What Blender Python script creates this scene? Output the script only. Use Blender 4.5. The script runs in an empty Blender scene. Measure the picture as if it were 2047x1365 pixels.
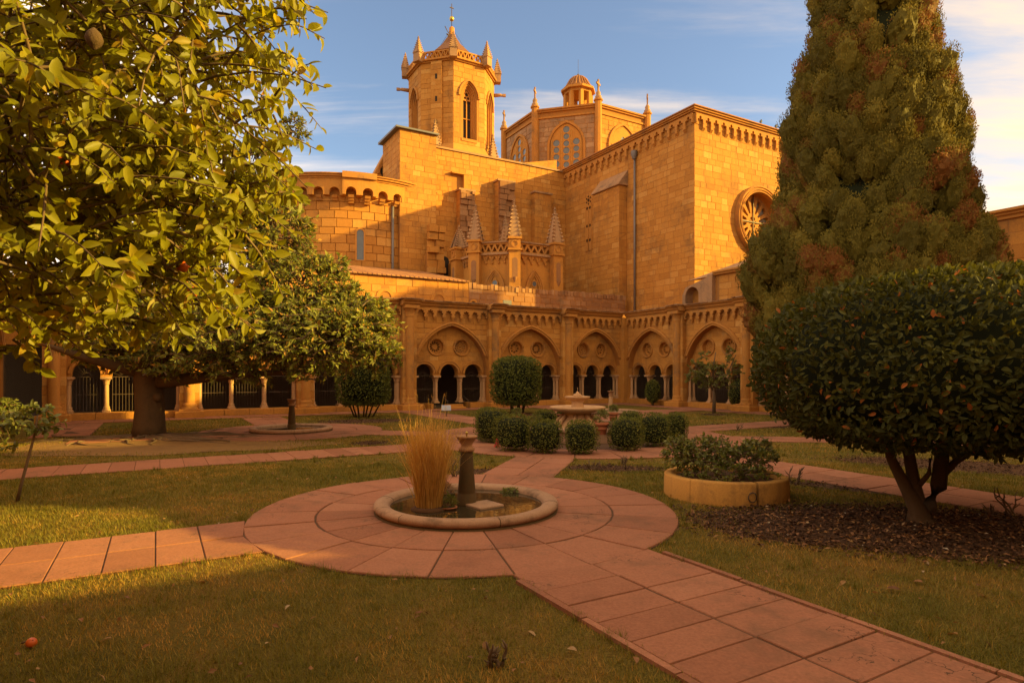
import bpy, math, random
import numpy as np
from mathutils import Vector, Matrix
from mathutils.geometry import tessellate_polygon

rng = random.Random(11)
nrg = np.random.default_rng(11)
PI = math.pi
R = math.radians
sc = bpy.context.scene
COL = sc.collection

# ---------------------------------------------------------------- camera
CZ, FPX, HOR, CX = 1.65, 1230.0, 742.0, 1023.5
cam = bpy.data.cameras.new('camera')
cam.sensor_width = 36.0
cam.lens = FPX / 2047 * 36
cam.shift_y = (HOR - 682.5) / 2047
cam.clip_start = 0.05
cam.clip_end = 3000
camo = bpy.data.objects.new('camera', cam)
camo.location = (0, 0, CZ)
camo.rotation_euler = (R(90), 0, 0)
COL.objects.link(camo)
sc.camera = camo

# ---------------------------------------------------------------- sun, sky, exposure
TH = R(30)                                  # the cloister is turned 30 degrees to the view
CT, ST = math.cos(TH), math.sin(TH)
SL = Vector((-0.77 * CT - 0.55 * ST, -0.77 * ST + 0.55 * CT, -0.315)).normalized()   # direction the sunlight travels
SUN_EL = math.asin(-SL.z)
SUN_AZ = math.atan2(-SL.x, -SL.y)
sun = bpy.data.lights.new('sun', 'SUN')
sun.energy = 2.55
sun.angle = R(0.6)
sun.color = (1.0, 0.69, 0.14)
suno = bpy.data.objects.new('sun', sun)
suno.rotation_euler = SL.to_track_quat('-Z', 'Y').to_euler()
COL.objects.link(suno)

world = bpy.data.worlds.new('World')
sc.world = world
world.use_nodes = True


def nd(nt, t, ins=None, **kw):
    n = nt.nodes.new(t)
    for k, v in kw.items():
        setattr(n, k, v)
    for k, v in (ins or {}).items():
        if hasattr(v, 'is_output'):
            nt.links.new(v, n.inputs[k])
        else:
            n.inputs[k].default_value = v
    return n


def ramp(nt, fac, stops, interp='LINEAR'):
    n = nt.nodes.new('ShaderNodeValToRGB')
    n.color_ramp.interpolation = interp
    el = n.color_ramp.elements
    while len(el) < len(stops):
        el.new(0.5)
    for e, (p, c) in zip(el, stops):
        e.position = p
        e.color = (*c, 1) if len(c) == 3 else c
    nt.links.new(fac, n.inputs[0])
    return n.outputs[0]


def math_(nt, op, a, b=0.0, c=0.0, clamp=False):
    n = nt.nodes.new('ShaderNodeMath')
    n.operation = op
    n.use_clamp = clamp
    for i, v in enumerate((a, b, c)):
        if hasattr(v, 'is_output'):
            nt.links.new(v, n.inputs[i])
        else:
            n.inputs[i].default_value = v
    return n.outputs[0]


def mixc(nt, fac, a, b, mode='MIX'):
    n = nt.nodes.new('ShaderNodeMix')
    n.data_type = 'RGBA'
    n.blend_type = mode
    for i, v in ((0, fac), (6, a), (7, b)):
        if hasattr(v, 'is_output'):
            nt.links.new(v, n.inputs[i])
        elif i == 0:
            n.inputs[i].default_value = v
        else:
            n.inputs[i].default_value = (*v, 1)
    return n.outputs[2]


wt = world.node_tree
wt.nodes.clear()
sky = nd(wt, 'ShaderNodeTexSky', sky_type='NISHITA', sun_disc=False, sun_elevation=SUN_EL, sun_rotation=SUN_AZ,
         air_density=1.0, dust_density=1.2, ozone_density=1.8)
tc = nd(wt, 'ShaderNodeTexCoord')
sep = nd(wt, 'ShaderNodeSeparateXYZ', {0: tc.outputs['Generated']})
# project the direction on a high flat cloud layer so that the clouds foreshorten towards the horizon
zc = math_(wt, 'MAXIMUM', sep.outputs[2], 0.03)
zc2 = math_(wt, 'ADD', zc, 0.12)
cu = math_(wt, 'DIVIDE', sep.outputs[0], zc2)
cv = math_(wt, 'DIVIDE', sep.outputs[1], zc2)
cpos = nd(wt, 'ShaderNodeCombineXYZ', {0: cu, 1: cv, 2: 0.0})
mp = nd(wt, 'ShaderNodeMapping', {0: cpos.outputs[0], 1: (0.35, 0.1, 3.7), 2: (0, 0, R(-32)), 3: (0.34, 0.95, 1.0)})
n1 = nd(wt, 'ShaderNodeTexNoise', {'Vector': mp.outputs[0], 'Scale': 0.62, 'Detail': 9.0, 'Roughness': 0.58, 'Distortion': 0.5})
mp2 = nd(wt, 'ShaderNodeMapping', {0: cpos.outputs[0], 1: (4.2, 1.7, 0.3), 2: (0, 0, R(-28)), 3: (0.5, 2.6, 1.0)})
n2 = nd(wt, 'ShaderNodeTexNoise', {'Vector': mp2.outputs[0], 'Scale': 1.1, 'Detail': 8.0, 'Roughness': 0.62, 'Distortion': 0.3})
sdot = nd(wt, 'ShaderNodeVectorMath', {0: tc.outputs['Generated'], 1: tuple(-SL)}, operation='DOT_PRODUCT')
near_sun = math_(wt, 'MULTIPLY_ADD', sdot.outputs['Value'], 0.5, 0.5)
m1 = math_(wt, 'MULTIPLY_ADD', n1.outputs[0], 1.0, math_(wt, 'MULTIPLY', n2.outputs[0], 0.95))
# a wide opening in the cloud deck above the church
hole = nd(wt, 'ShaderNodeVectorMath', {0: tc.outputs['Generated'], 1: tuple(Vector((0.10, 0.90, 0.44)).normalized())}, operation='DOT_PRODUCT').outputs['Value']
hole = nd(wt, 'ShaderNodeMapRange', {0: hole, 1: 0.80, 2: 0.985, 3: 0.0, 4: 0.33}, interpolation_type='SMOOTHSTEP').outputs[0]
m1 = math_(wt, 'SUBTRACT', m1, hole)
cloud = nd(wt, 'ShaderNodeMapRange', {0: m1, 1: 0.56, 2: 1.04, 3: 0.02, 4: 0.96}, interpolation_type='SMOOTHSTEP')
ccol = ramp(wt, near_sun, [(0.0, (8.4, 6.8, 5.6)), (0.5, (7.9, 5.9, 4.0)), (0.85, (6.5, 4.6, 2.7)), (1.0, (16.0, 10.5, 5.4))])
skyc = mixc(wt, cloud.outputs[0], sky.outputs[0], ccol)
bg = nd(wt, 'ShaderNodeBackground', {0: skyc, 1: 0.05})
wo = nd(wt, 'ShaderNodeOutputWorld', {0: bg.outputs[0]})

vs = sc.view_settings
vs.view_transform = 'Standard'
vs.look = 'None'
vs.gamma = 1.0
vs.use_curve_mapping = False
vs.exposure = 2.16
sc.cycles.max_bounces = 8
sc.cycles.diffuse_bounces = 6
sc.cycles.transparent_max_bounces = 8
sc.cycles.use_denoising = True

# ---------------------------------------------------------------- coordinates
C0 = ((1248 - CX) / FPX * 32.2, 32.2)       # inner corner of the two arcades


def W(u, v):
    return (C0[0] + u * CT - v * ST, C0[1] + u * ST + v * CT)


def toUV(x, y):
    a, b = x - C0[0], y - C0[1]
    return (a * CT + b * ST, -a * ST + b * CT)


def ground(px, py, z=0.0):
    d = (CZ - z) * FPX / (py - HOR)
    return ((px - CX) / FPX * d, d)


def on_v(px, py, v):
    k = (px - CX) / FPX
    d = (v - ST * C0[0] + CT * C0[1]) / (CT - ST * k)
    return toUV(k * d, d)[0], CZ + (HOR - py) / FPX * d


def on_u(px, py, u):
    k = (px - CX) / FPX
    d = (u + CT * C0[0] + ST * C0[1]) / (CT * k + ST)
    return toUV(k * d, d)[1], CZ + (HOR - py) / FPX * d


# ---------------------------------------------------------------- scene helpers
def tag(o, label=None, cat=None, group=None, kind=None):
    if label: o['label'] = label
    if cat: o['category'] = cat
    if group: o['group'] = group
    if kind: o['kind'] = kind
    return o


def thing(name, label, cat, loc=(0, 0, 0), rz=0.0, group=None, kind=None):
    o = bpy.data.objects.new(name, None)
    o.empty_display_size = 0.2
    o.location = loc
    o.rotation_euler = (0, 0, rz)
    COL.objects.link(o)
    return tag(o, label, cat, group, kind)


def struct(name):
    o = bpy.data.objects.new(name, None)
    COL.objects.link(o)
    o['kind'] = 'structure'
    return o


def link(name, me, parent=None, loc=None, rot=None, scale=None):
    o = bpy.data.objects.new(name, me)
    COL.objects.link(o)
    if parent is not None: o.parent = parent
    if loc is not None: o.location = loc
    if rot is not None: o.rotation_euler = rot
    if scale is not None: o.scale = scale
    return o


def np_mesh(name, V, F, mat, tone=0.5, smooth=False):
    """V (n,3), F (m,k) -> mesh, with one float 'tone' per face"""
    V = np.ascontiguousarray(V, dtype=np.float32)
    F = np.ascontiguousarray(F, dtype=np.int32)
    m, k = F.shape
    me = bpy.data.meshes.new(name)
    me.vertices.add(len(V))
    me.vertices.foreach_set('co', V.ravel())
    me.loops.add(m * k)
    me.loops.foreach_set('vertex_index', F.ravel())
    me.polygons.add(m)
    me.polygons.foreach_set('loop_start', np.arange(0, m * k, k, dtype=np.int32))
    me.polygons.foreach_set('use_smooth', np.full(m, bool(smooth)))
    me.update(calc_edges=True)
    set_tone(me, tone)
    me.materials.append(mat)
    return me


def set_tone(me, tone):
    m = len(me.polygons)
    a = me.attributes.new('tone', 'FLOAT', 'FACE')
    t = np.full(m, tone, dtype=np.float32) if np.isscalar(tone) else np.asarray(tone, dtype=np.float32)
    a.data.foreach_set('value', t)


class MB:
    """collects shapes for one mesh object"""

    def __init__(self):
        self.v, self.f, self.t, self.sm = [], [], [], []

    def add(self, verts, faces, tone=0.5, smooth=False):
        n = len(self.v)
        self.v += [tuple(p) for p in verts]
        self.f += [tuple(i + n for i in f) for f in faces]
        self.t += [tone] * len(faces)
        self.sm += [smooth] * len(faces)
        return self

    def box(self, x0, x1, y0, y1, z0, z1, tone=0.5, ch=0.0):
        if ch:
            c = ch
            vs_ = []
            for z, i in ((z0, 0), (z1 - c, 0), (z1, c)):
                vs_ += [(x0 + i, y0 + i, z), (x1 - i, y0 + i, z), (x1 - i, y1 - i, z), (x0 + i, y1 - i, z)]
            fs = [(3, 2, 1, 0), (8, 9, 10, 11)]
            for a in (0, 4):
                fs += [(a + i, a + (i + 1) % 4, a + 4 + (i + 1) % 4, a + 4 + i) for i in range(4)]
            return self.add(vs_, fs, tone)
        vs_ = [(x, y, z) for z in (z0, z1) for x, y in ((x0, y0), (x1, y0), (x1, y1), (x0, y1))]
        return self.add(vs_, [(3, 2, 1, 0), (4, 5, 6, 7), (0, 1, 5, 4), (1, 2, 6, 5), (2, 3, 7, 6), (3, 0, 4, 7)], tone)

    def plate(self, outlines, y0, y1, tone=0.5, back=True, mp=None):
        """outlines in (x,z): first outer, the others holes; extruded from y0 (front) to y1"""
        mp = mp or (lambda x, y, z: (x, y, z))
        polys = [[Vector((x, z, 0)) for x, z in o] for o in outlines]
        tris = tessellate_polygon(polys)
        flat = [p for o in outlines for p in o]
        n = len(flat)
        vs_ = [mp(x, y0, z) for x, z in flat] + [mp(x, y1, z) for x, z in flat]
        fs = []
        for t in tris:
            a, b, c = (flat[i] for i in t)
            ar = (b[0] - a[0]) * (c[1] - a[1]) - (c[0] - a[0]) * (b[1] - a[1])
            if abs(ar) < 1e-9: continue
            tt = t if ar > 0 else (t[0], t[2], t[1])
            fs.append(tuple(tt))
            if back: fs.append(tuple(n + i for i in reversed(tt)))
        off = 0
        for k, o in enumerate(outlines):
            ar = sum(o[i][0] * o[(i + 1) % len(o)][1] - o[(i + 1) % len(o)][0] * o[i][1] for i in range(len(o)))
            for i in range(len(o)):
                a, b = off + i, off + (i + 1) % len(o)
                q = (a, n + a, n + b, b)
                if (ar > 0) != (k == 0): q = q[::-1]
                fs.append(q)
            off += len(o)
        return self.add(vs_, fs, tone)

    def lathe(self, prof, c=(0, 0, 0), n=12, tone=0.5, smooth=True, a0=0.0, a1=2 * PI, sq=None, cap=True):
        full = abs(a1 - a0 - 2 * PI) < 1e-6
        m = n if full else n + 1
        vs_ = []
        for r, z in prof:
            for i in range(m):
                a = a0 + (a1 - a0) * i / n
                k = r
                if sq: k = r * sq(a, z)
                vs_.append((c[0] + k * math.cos(a), c[1] + k * math.sin(a), c[2] + z))
        fs = []
        for j in range(len(prof) - 1):
            for i in range(n if not full else m):
                i2 = (i + 1) % m
                if not full and i2 == 0: continue
                fs.append((j * m + i, j * m + i2, (j + 1) * m + i2, (j + 1) * m + i))
        self.add(vs_, fs, tone, smooth)
        if cap and full:
            if prof[-1][0] > 1e-4: self.add(vs_[-m:], [tuple(range(m))], tone)
            if prof[0][0] > 1e-4: self.add(vs_[:m], [tuple(reversed(range(m)))], tone)
        return self

    def tube(self, pts, rad, n=6, tone=0.5, smooth=True, cap=True):
        pts = [Vector(p) for p in pts]
        vs_, fs = [], []
        up = Vector((0, 0, 1))
        for i, p in enumerate(pts):
            d = (pts[min(i + 1, len(pts) - 1)] - pts[max(i - 1, 0)])
            d = d.normalized() if d.length > 1e-9 else Vector((0, 0, 1))
            a = d.cross(up if abs(d.z) < 0.95 else Vector((1, 0, 0))).normalized()
            b = d.cross(a)
            r = rad[i] if hasattr(rad, '__len__') else rad
            for k in range(n):
                t = 2 * PI * k / n
                vs_.append(p + a * (r * math.cos(t)) + b * (r * math.sin(t)))
        for i in range(len(pts) - 1):
            for k in range(n):
                k2 = (k + 1) % n
                fs.append((i * n + k, (i + 1) * n + k, (i + 1) * n + k2, i * n + k2))
        if cap:
            fs.append(tuple(range(n)))
            fs.append(tuple((len(pts) - 1) * n + k for k in reversed(range(n))))
        return self.add(vs_, fs, tone, smooth)

    def mesh(self, name, mat):
        me = bpy.data.meshes.new(name)
        me.from_pydata(self.v, [], self.f)
        me.polygons.foreach_set('use_smooth', np.array(self.sm, dtype=bool))
        set_tone(me, self.t)
        me.materials.append(mat)
        return me

    def build(self, name, mat, parent=None, loc=None, kind=None, rot=None, scale=None):
        o = link(name, self.mesh(name, mat), parent, loc, rot, scale)
        if kind: o['kind'] = kind
        return o


def copy_tree(o, parent=None):
    c = o.copy()
    COL.objects.link(c)
    if parent is not None: c.parent = parent
    for ch in list(o.children):
        copy_tree(ch, c)
    return c


def rt():
    return rng.random()


def arc(cx, cz, r, a0, a1, n):
    return [(cx + r * math.cos(a0 + (a1 - a0) * i / n), cz + r * math.sin(a0 + (a1 - a0) * i / n)) for i in range(n + 1)]


def circ(cx, cz, r, n=24):
    return arc(cx, cz, r, 0, 2 * PI, n)[:-1]


def pointed(cx, zs, a, h, n=10, off=0.0):
    """pointed arch from left foot to right foot, offset outward by off"""
    k = (h * h - a * a) / (2 * a)
    r = a + k + off
    ap = math.acos(max(-1, min(1, k / r)))
    left = [(cx + k - r * math.cos(t), zs + r * math.sin(t)) for t in [ap * i / n for i in range(n + 1)]]
    return left + [(2 * cx - x, z) for x, z in reversed(left[:-1])]


# ---------------------------------------------------------------- materials
def new_mat(name):
    m = bpy.data.materials.new(name)
    m.use_nodes = True
    nt = m.node_tree
    b = nt.nodes['Principled BSDF']
    return m, nt, b


def tone_of(nt):
    a = nd(nt, 'ShaderNodeAttribute', attribute_name='tone')
    return a.outputs['Fac']


def pos_of(nt):
    return nd(nt, 'ShaderNodeNewGeometry').outputs['Position']


def noise(nt, pos, scale, detail=4.0, rough=0.55, dist=0.0):
    return nd(nt, 'ShaderNodeTexNoise', {'Vector': pos, 'Scale': scale, 'Detail': detail, 'Roughness': rough, 'Distortion': dist}).outputs[0]


def bump(nt, b, h, strength=0.3, dist=0.02):
    n = nd(nt, 'ShaderNodeBump', {'Height': h, 'Strength': strength, 'Distance': dist})
    nt.links.new(n.outputs[0], b.inputs['Normal'])


def stone_mat(name, c0, c1, c2, dark=(0.10, 0.075, 0.05), stain=0.5, bs=0.25, rough=0.9, nscale=1.0, pits=0.5, cracks=0.0):
    m, nt, b = new_mat(name)
    p = pos_of(nt)
    t = tone_of(nt)
    n0 = noise(nt, p, 0.55 * nscale, 5)
    n1_ = noise(nt, p, 4.0 * nscale, 6, 0.65)
    n2_ = noise(nt, p, 28.0 * nscale, 4, 0.7)
    f = math_(nt, 'MULTIPLY_ADD', t, 0.62, math_(nt, 'MULTIPLY', n1_, 0.38))
    col = ramp(nt, f, [(0.12, c0), (0.5, c1), (0.88, c2)])
    fine = nd(nt, 'ShaderNodeMapRange', {0: n2_, 1: 0.3, 2: 0.7, 3: 0.80, 4: 1.14}).outputs[0]
    col = mixc(nt, 1.0, col, nd(nt, 'ShaderNodeCombineColor', {0: fine, 1: fine, 2: fine}).outputs[0], 'MULTIPLY')
    s = nd(nt, 'ShaderNodeMapRange', {0: math_(nt, 'MULTIPLY_ADD', n1_, 0.45, math_(nt, 'MULTIPLY', n0, 0.75)), 1: 0.62, 2: 0.80, 3: 0.0, 4: stain}).outputs[0]
    col = mixc(nt, s, col, dark)
    st = nd(nt, 'ShaderNodeMapping', {0: p, 3: (2.6 * nscale, 2.6 * nscale, 0.22 * nscale)})
    sn = noise(nt, st.outputs[0], 1.0, 5, 0.6)
    sk = nd(nt, 'ShaderNodeMapRange', {0: sn, 1: 0.54, 2: 0.76, 3: 0.0, 4: min(0.62, stain * 1.0)}).outputs[0]
    col = mixc(nt, sk, col, tuple(x * 0.9 + y * 0.35 for x, y in zip(dark, c0)))
    pit = nd(nt, 'ShaderNodeTexVoronoi', {'Vector': p, 'Scale': 9.0 * nscale}, feature='F1').outputs['Distance']
    pm = nd(nt, 'ShaderNodeMapRange', {0: pit, 1: 0.05, 2: 0.14, 3: pits, 4: 0.0}).outputs[0]
    col = mixc(nt, pm, col, dark)
    if cracks:
        wob = nd(nt, 'ShaderNodeVectorMath', {0: p, 1: nd(nt, 'ShaderNodeTexNoise', {'Vector': p, 'Scale': 5.0, 'Detail': 4.0}).outputs['Color']}, operation='ADD')
        ed = nd(nt, 'ShaderNodeTexVoronoi', {'Vector': wob.outputs[0], 'Scale': 0.8}, feature='DISTANCE_TO_EDGE').outputs['Distance']
        cm = nd(nt, 'ShaderNodeMapRange', {0: ed, 1: 0.002, 2: 0.007, 3: cracks, 4: 0.0}).outputs[0]
        cm = math_(nt, 'MULTIPLY', cm, nd(nt, 'ShaderNodeMapRange', {0: n0, 1: 0.50, 2: 0.56, 3: 0.0, 4: 1.0}).outputs[0])
        col = mixc(nt, cm, col, (0.05, 0.03, 0.015))
        blot = nd(nt, 'ShaderNodeMapRange', {0: noise(nt, p, 1.3, 6, 0.65, 0.6), 1: 0.55, 2: 0.72, 3: 0.0, 4: 0.45}).outputs[0]
        col = mixc(nt, blot, col, tuple(x * 0.45 for x in c1))
    nt.links.new(col, b.inputs['Base Color'])
    b.inputs['Roughness'].default_value = rough
    b.inputs['Specular IOR Level'].default_value = 0.2
    h = math_(nt, 'MULTIPLY_ADD', n2_, 0.5, math_(nt, 'MULTIPLY', n1_, 1.0))
    h = math_(nt, 'MULTIPLY_ADD', pm, -0.8, h)
    bump(nt, b, h, bs, 0.03 / nscale)
    return m


STONE = stone_mat('ashlar_stone', (0.39, 0.165, 0.032), (0.48, 0.215, 0.042), (0.56, 0.295, 0.08), dark=(0.15, 0.075, 0.03), stain=0.6)
JOINT = stone_mat('mortar', (0.34, 0.14, 0.028), (0.39, 0.168, 0.036), (0.44, 0.2, 0.05), stain=0.5)
CARVED = stone_mat('carved_stone', (0.37, 0.155, 0.03), (0.455, 0.2, 0.042), (0.52, 0.255, 0.068), stain=0.6, nscale=1.6, pits=0.3)
GREYST = stone_mat('weathered_grey_stone', (0.28, 0.15, 0.07), (0.38, 0.215, 0.105), (0.48, 0.3, 0.16), dark=(0.09, 0.07, 0.055), stain=0.75, nscale=1.5)
RUBBLE = stone_mat('rubble_stone', (0.19, 0.085, 0.035), (0.29, 0.14, 0.06), (0.42, 0.24, 0.12), stain=0.6, nscale=2.0)
MARBLE = stone_mat('pale_marble', (0.4, 0.225, 0.1), (0.49, 0.29, 0.14), (0.56, 0.36, 0.19), stain=0.3, nscale=2.0, pits=0.15)
BASIN = stone_mat('basin_stone', (0.26, 0.15, 0.085), (0.36, 0.215, 0.125), (0.46, 0.29, 0.175), dark=(0.07, 0.045, 0.025), stain=0.85, nscale=3.0, pits=0.5)
MOSSY = stone_mat('mossy_stone', (0.06, 0.033, 0.013), (0.1, 0.058, 0.022), (0.16, 0.095, 0.04), dark=(0.035, 0.04, 0.02), stain=0.8, nscale=4.0)
PAVER = stone_mat('red_paver', (.235, .095, .05), (.31, .13, .07), (.385, .178, .1), dark=(0.13, 0.07, 0.038), stain=0.75, bs=0.35, nscale=1.5, pits=0.2, cracks=0.9)
PLASTER = stone_mat('planter_render', (0.42, 0.2, 0.04), (0.48, 0.245, 0.055), (0.54, 0.29, 0.075), dark=(0.09, 0.05, 0.025), stain=0.85, nscale=2.5, pits=0.25)
TILE = stone_mat('roof_tile', (0.28, 0.125, 0.045), (0.37, 0.17, 0.065), (0.45, 0.22, 0.09), stain=0.5, nscale=2.0)
POT = stone_mat('terracotta', (0.30, 0.10, 0.045), (0.36, 0.125, 0.055), (0.42, 0.16, 0.08), stain=0.3, nscale=5.0, pits=0.05)
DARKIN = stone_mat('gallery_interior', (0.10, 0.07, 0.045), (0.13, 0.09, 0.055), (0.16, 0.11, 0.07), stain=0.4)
BARK = stone_mat('bark', (.055, .032, .015), (.09, .054, .025), (.14, .088, .042), dark=(0.03, 0.022, 0.015), stain=0.7, bs=1.0, nscale=5.0)
TWIG = stone_mat('twig_bark', (0.10, 0.065, 0.035), (0.14, 0.09, 0.05), (0.19, 0.13, 0.075), stain=0.3, nscale=8.0)
CHIP = stone_mat('bark_chip', (0.03, 0.013, 0.006), (0.065, 0.03, 0.013), (0.2, 0.095, 0.04), stain=0.3, nscale=8.0)


def plain(name, col, rough=0.6, metal=0.0, spec=0.4, var=0.25, nscale=6.0, trans=0.0):
    m, nt, b = new_mat(name)
    t = tone_of(nt)
    n = noise(nt, pos_of(nt), nscale, 4)
    f = math_(nt, 'MULTIPLY_ADD', t, 0.5, math_(nt, 'MULTIPLY', n, 0.5))
    c = ramp(nt, f, [(0.1, tuple(x * (1 - var) for x in col)), (0.9, tuple(min(1, x * (1 + var)) for x in col))])
    nt.links.new(c, b.inputs['Base Color'])
    b.inputs['Roughness'].default_value = rough
    b.inputs['Metallic'].default_value = metal
    b.inputs['Specular IOR Level'].default_value = spec
    return m


IRON = plain('wrought_iron', (0.085, 0.055, 0.035), 0.6, 0.1)
LEAD = plain('lead_sheet', (0.12, 0.115, 0.12), 0.5, 0.2)
PIPE = plain('zinc_pipe', (0.17, 0.15, 0.145), 0.5, 0.3)
BRASS = plain('gilded_metal', (0.45, 0.33, 0.08), 0.35, 0.8)
GLASS = plain('old_window_glass', (0.10, 0.115, 0.13), 0.16, 0.0, 0.6, 0.35, 3.0)
PALEGLASS = plain('alabaster_glass', (0.36, 0.32, 0.28), 0.3, 0.0, 0.5, 0.25, 3.0)
DARK = plain('painted_void_shade', (0.02, 0.016, 0.013), 0.9)  # near-black sheets painted as the shade inside openings
SIGN = plain('sign_panel', (0.30, 0.32, 0.38), 0.35)
REDPL = plain('red_plastic', (0.45, 0.03, 0.03), 0.4)
WOOD = plain('weathered_wood', (0.28, 0.20, 0.12), 0.8)
BIRD = plain('bird_feather', (0.05, 0.045, 0.045), 0.7)
ORANGE = plain('orange_peel', (0.52, 0.10, 0.012), 0.42, 0.0, 0.5, 0.3, 9.0)


def leaf_mat(name, stops, trans=0.35, rough=0.42, spec=0.4):
    m, nt, b = new_mat(name)
    t = tone_of(nt)
    n = noise(nt, pos_of(nt), 30.0, 2)
    f = math_(nt, 'MULTIPLY_ADD', n, 0.18, math_(nt, 'MULTIPLY_ADD', t, 0.96, -0.07))
    c = ramp(nt, f, stops)
    nt.links.new(c, b.inputs['Base Color'])
    b.inputs['Roughness'].default_value = rough
    b.inputs['Specular IOR Level'].default_value = spec
    tr = nd(nt, 'ShaderNodeBsdfTranslucent', {0: mixc(nt, 1.0, c, (1.5, 1.35, 0.7), 'MULTIPLY')})
    mx = nd(nt, 'ShaderNodeMixShader', {0: trans, 1: b.outputs[0], 2: tr.outputs[0]})
    nt.links.new(mx.outputs[0], nt.nodes['Material Output'].inputs[0])
    return m


L_ORANGE = leaf_mat('orange_leaf', [(0.0, (0.13, 0.1391, 0.008)), (0.5, (0.235, 0.2354, 0.012)), (0.85, (0.33, 0.2996, 0.02)), (0.97, (0.42, 0.2996, 0.035)), (1.0, (0.32, 0.1498, 0.03))], 0.55, 0.45, 0.3)
L_MAGN = leaf_mat('magnolia_leaf', [(0.0, (0.0785, 0.096, 0.0158)), (0.5, (0.1681, 0.1799, 0.0246)), (0.8, (0.2691, 0.252, 0.0404)), (1.0, (0.471, 0.216, 0.0449))], 0.28, 0.5, 0.22)
L_HEDGE = leaf_mat('hedge_leaf', [(0.0, (0.0366, 0.0393, 0.0091)), (0.6, (0.072, 0.0733, 0.0144)), (0.92, (0.1179, 0.1113, 0.0209)), (0.94, (0.3142, 0.0917, 0.0195)), (1.0, (0.3928, 0.1309, 0.0262))], 0.3, 0.55, 0.12)
L_BOX = leaf_mat('box_leaf', [(0.0, (0.0615, 0.0737, 0.0144)), (0.6, (0.123, 0.1352, 0.0245)), (1.0, (0.2254, 0.2049, 0.041))], 0.28, 0.55, 0.12)
L_CYP = leaf_mat('cypress_scale', [(0.0, (0.0825, 0.0673, 0.011)), (0.55, (0.1582, 0.1243, 0.0179)), (0.78, (0.22, 0.1617, 0.0248)), (0.84, (0.15, 0.0634, 0.016)), (1.0, (0.22, 0.0836, 0.02))], 0.18, 0.7, 0.1)
L_VINE = leaf_mat('light_green_leaf', [(0.0, (0.0862, 0.1035, 0.0207)), (0.6, (0.1639, 0.1811, 0.0345)), (1.0, (0.276, 0.2415, 0.0517))], 0.35)
L_DEAD = leaf_mat('fallen_leaf', [(0.0, (0.12, 0.05, 0.02)), (0.5, (0.26, 0.12, 0.04)), (0.85, (0.36, 0.21, 0.07)), (1.0, (0.42, 0.36, 0.26))], 0.2, 0.7)
G_BLADE = leaf_mat('grass_blade', [(0.0, (0.1134, 0.1113, 0.0151)), (0.45, (0.189, 0.1618, 0.0227)), (0.75, (0.3024, 0.2022, 0.0378)), (1.0, (0.4725, 0.2629, 0.0567))], 0.3, 0.6, 0.2)
STRAW = leaf_mat('dry_reed', [(0.0, (0.30, 0.155, 0.035)), (0.5, (0.50, 0.29, 0.07)), (1.0, (0.66, 0.44, 0.14))], 0.4, 0.6, 0.2)


def ground_mat():
    m, nt, b = new_mat('lawn_ground')
    p = pos_of(nt)
    big = noise(nt, p, 0.45, 5, 0.6)
    mid = noise(nt, p, 2.4, 5, 0.6)
    fine = noise(nt, p, 55.0, 4, 0.75)
    f = math_(nt, 'MULTIPLY_ADD', big, 0.55, math_(nt, 'MULTIPLY', mid, 0.45))
    c = ramp(nt, f, [(0.36, (0.085, 0.072, 0.012)), (0.48, (0.13, 0.097, 0.017)), (0.58, (0.18, 0.108, 0.024)), (0.70, (0.20, 0.095, 0.030))])
    k = nd(nt, 'ShaderNodeMapRange', {0: fine, 1: 0.3, 2: 0.7, 3: 0.45, 4: 1.5}).outputs[0]
    c = mixc(nt, 1.0, c, nd(nt, 'ShaderNodeCombineColor', {0: k, 1: k, 2: k}).outputs[0], 'MULTIPLY')
    nt.links.new(c, b.inputs['Base Color'])
    b.inputs['Roughness'].default_value = 0.95
    b.inputs['Specular IOR Level'].default_value = 0.1
    bump(nt, b, fine, 0.8, 0.03)
    return m


LAWN = ground_mat()
SOIL = stone_mat('garden_soil', (.06, .028, .012), (.095, .046, .019), (.14, .07, .03), dark=(0.03, 0.02, 0.014), stain=0.6, bs=0.9, nscale=5.0)


DRYSOIL = stone_mat('dry_bare_soil', (0.16, 0.085, 0.03), (0.22, 0.125, 0.045), (0.30, 0.18, 0.07), dark=(0.06, 0.04, 0.02), stain=0.5, bs=0.9, nscale=3.0)


def water_mat():
    m, nt, b = new_mat('pond_water')
    b.inputs['Base Color'].default_value = (0.03, 0.024, 0.012, 1)
    b.inputs['Roughness'].default_value = 0.03
    b.inputs['IOR'].default_value = 1.33
    b.inputs['Specular IOR Level'].default_value = 0.9
    bump(nt, b, noise(nt, pos_of(nt), 7.0, 2), 0.05, 0.02)
    return m


WATER = water_mat()


# ---------------------------------------------------------------- masonry of separate stones
def subtract(iv, bl):
    out = []
    for l0, l1, r0, r1 in iv:
        a0, a1, b0, b1 = bl
        if max(b0, b1) <= min(l0, l1) or min(a0, a1) >= max(r0, r1):
            out.append((l0, l1, r0, r1))
            continue
        if a0 > l0 and a1 > l1: out.append((l0, l1, min(a0, r0), min(a1, r1)))
        if b0 < r0 and b1 < r1: out.append((max(b0, l0), max(b1, l1), r0, r1))
    return out


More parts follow.
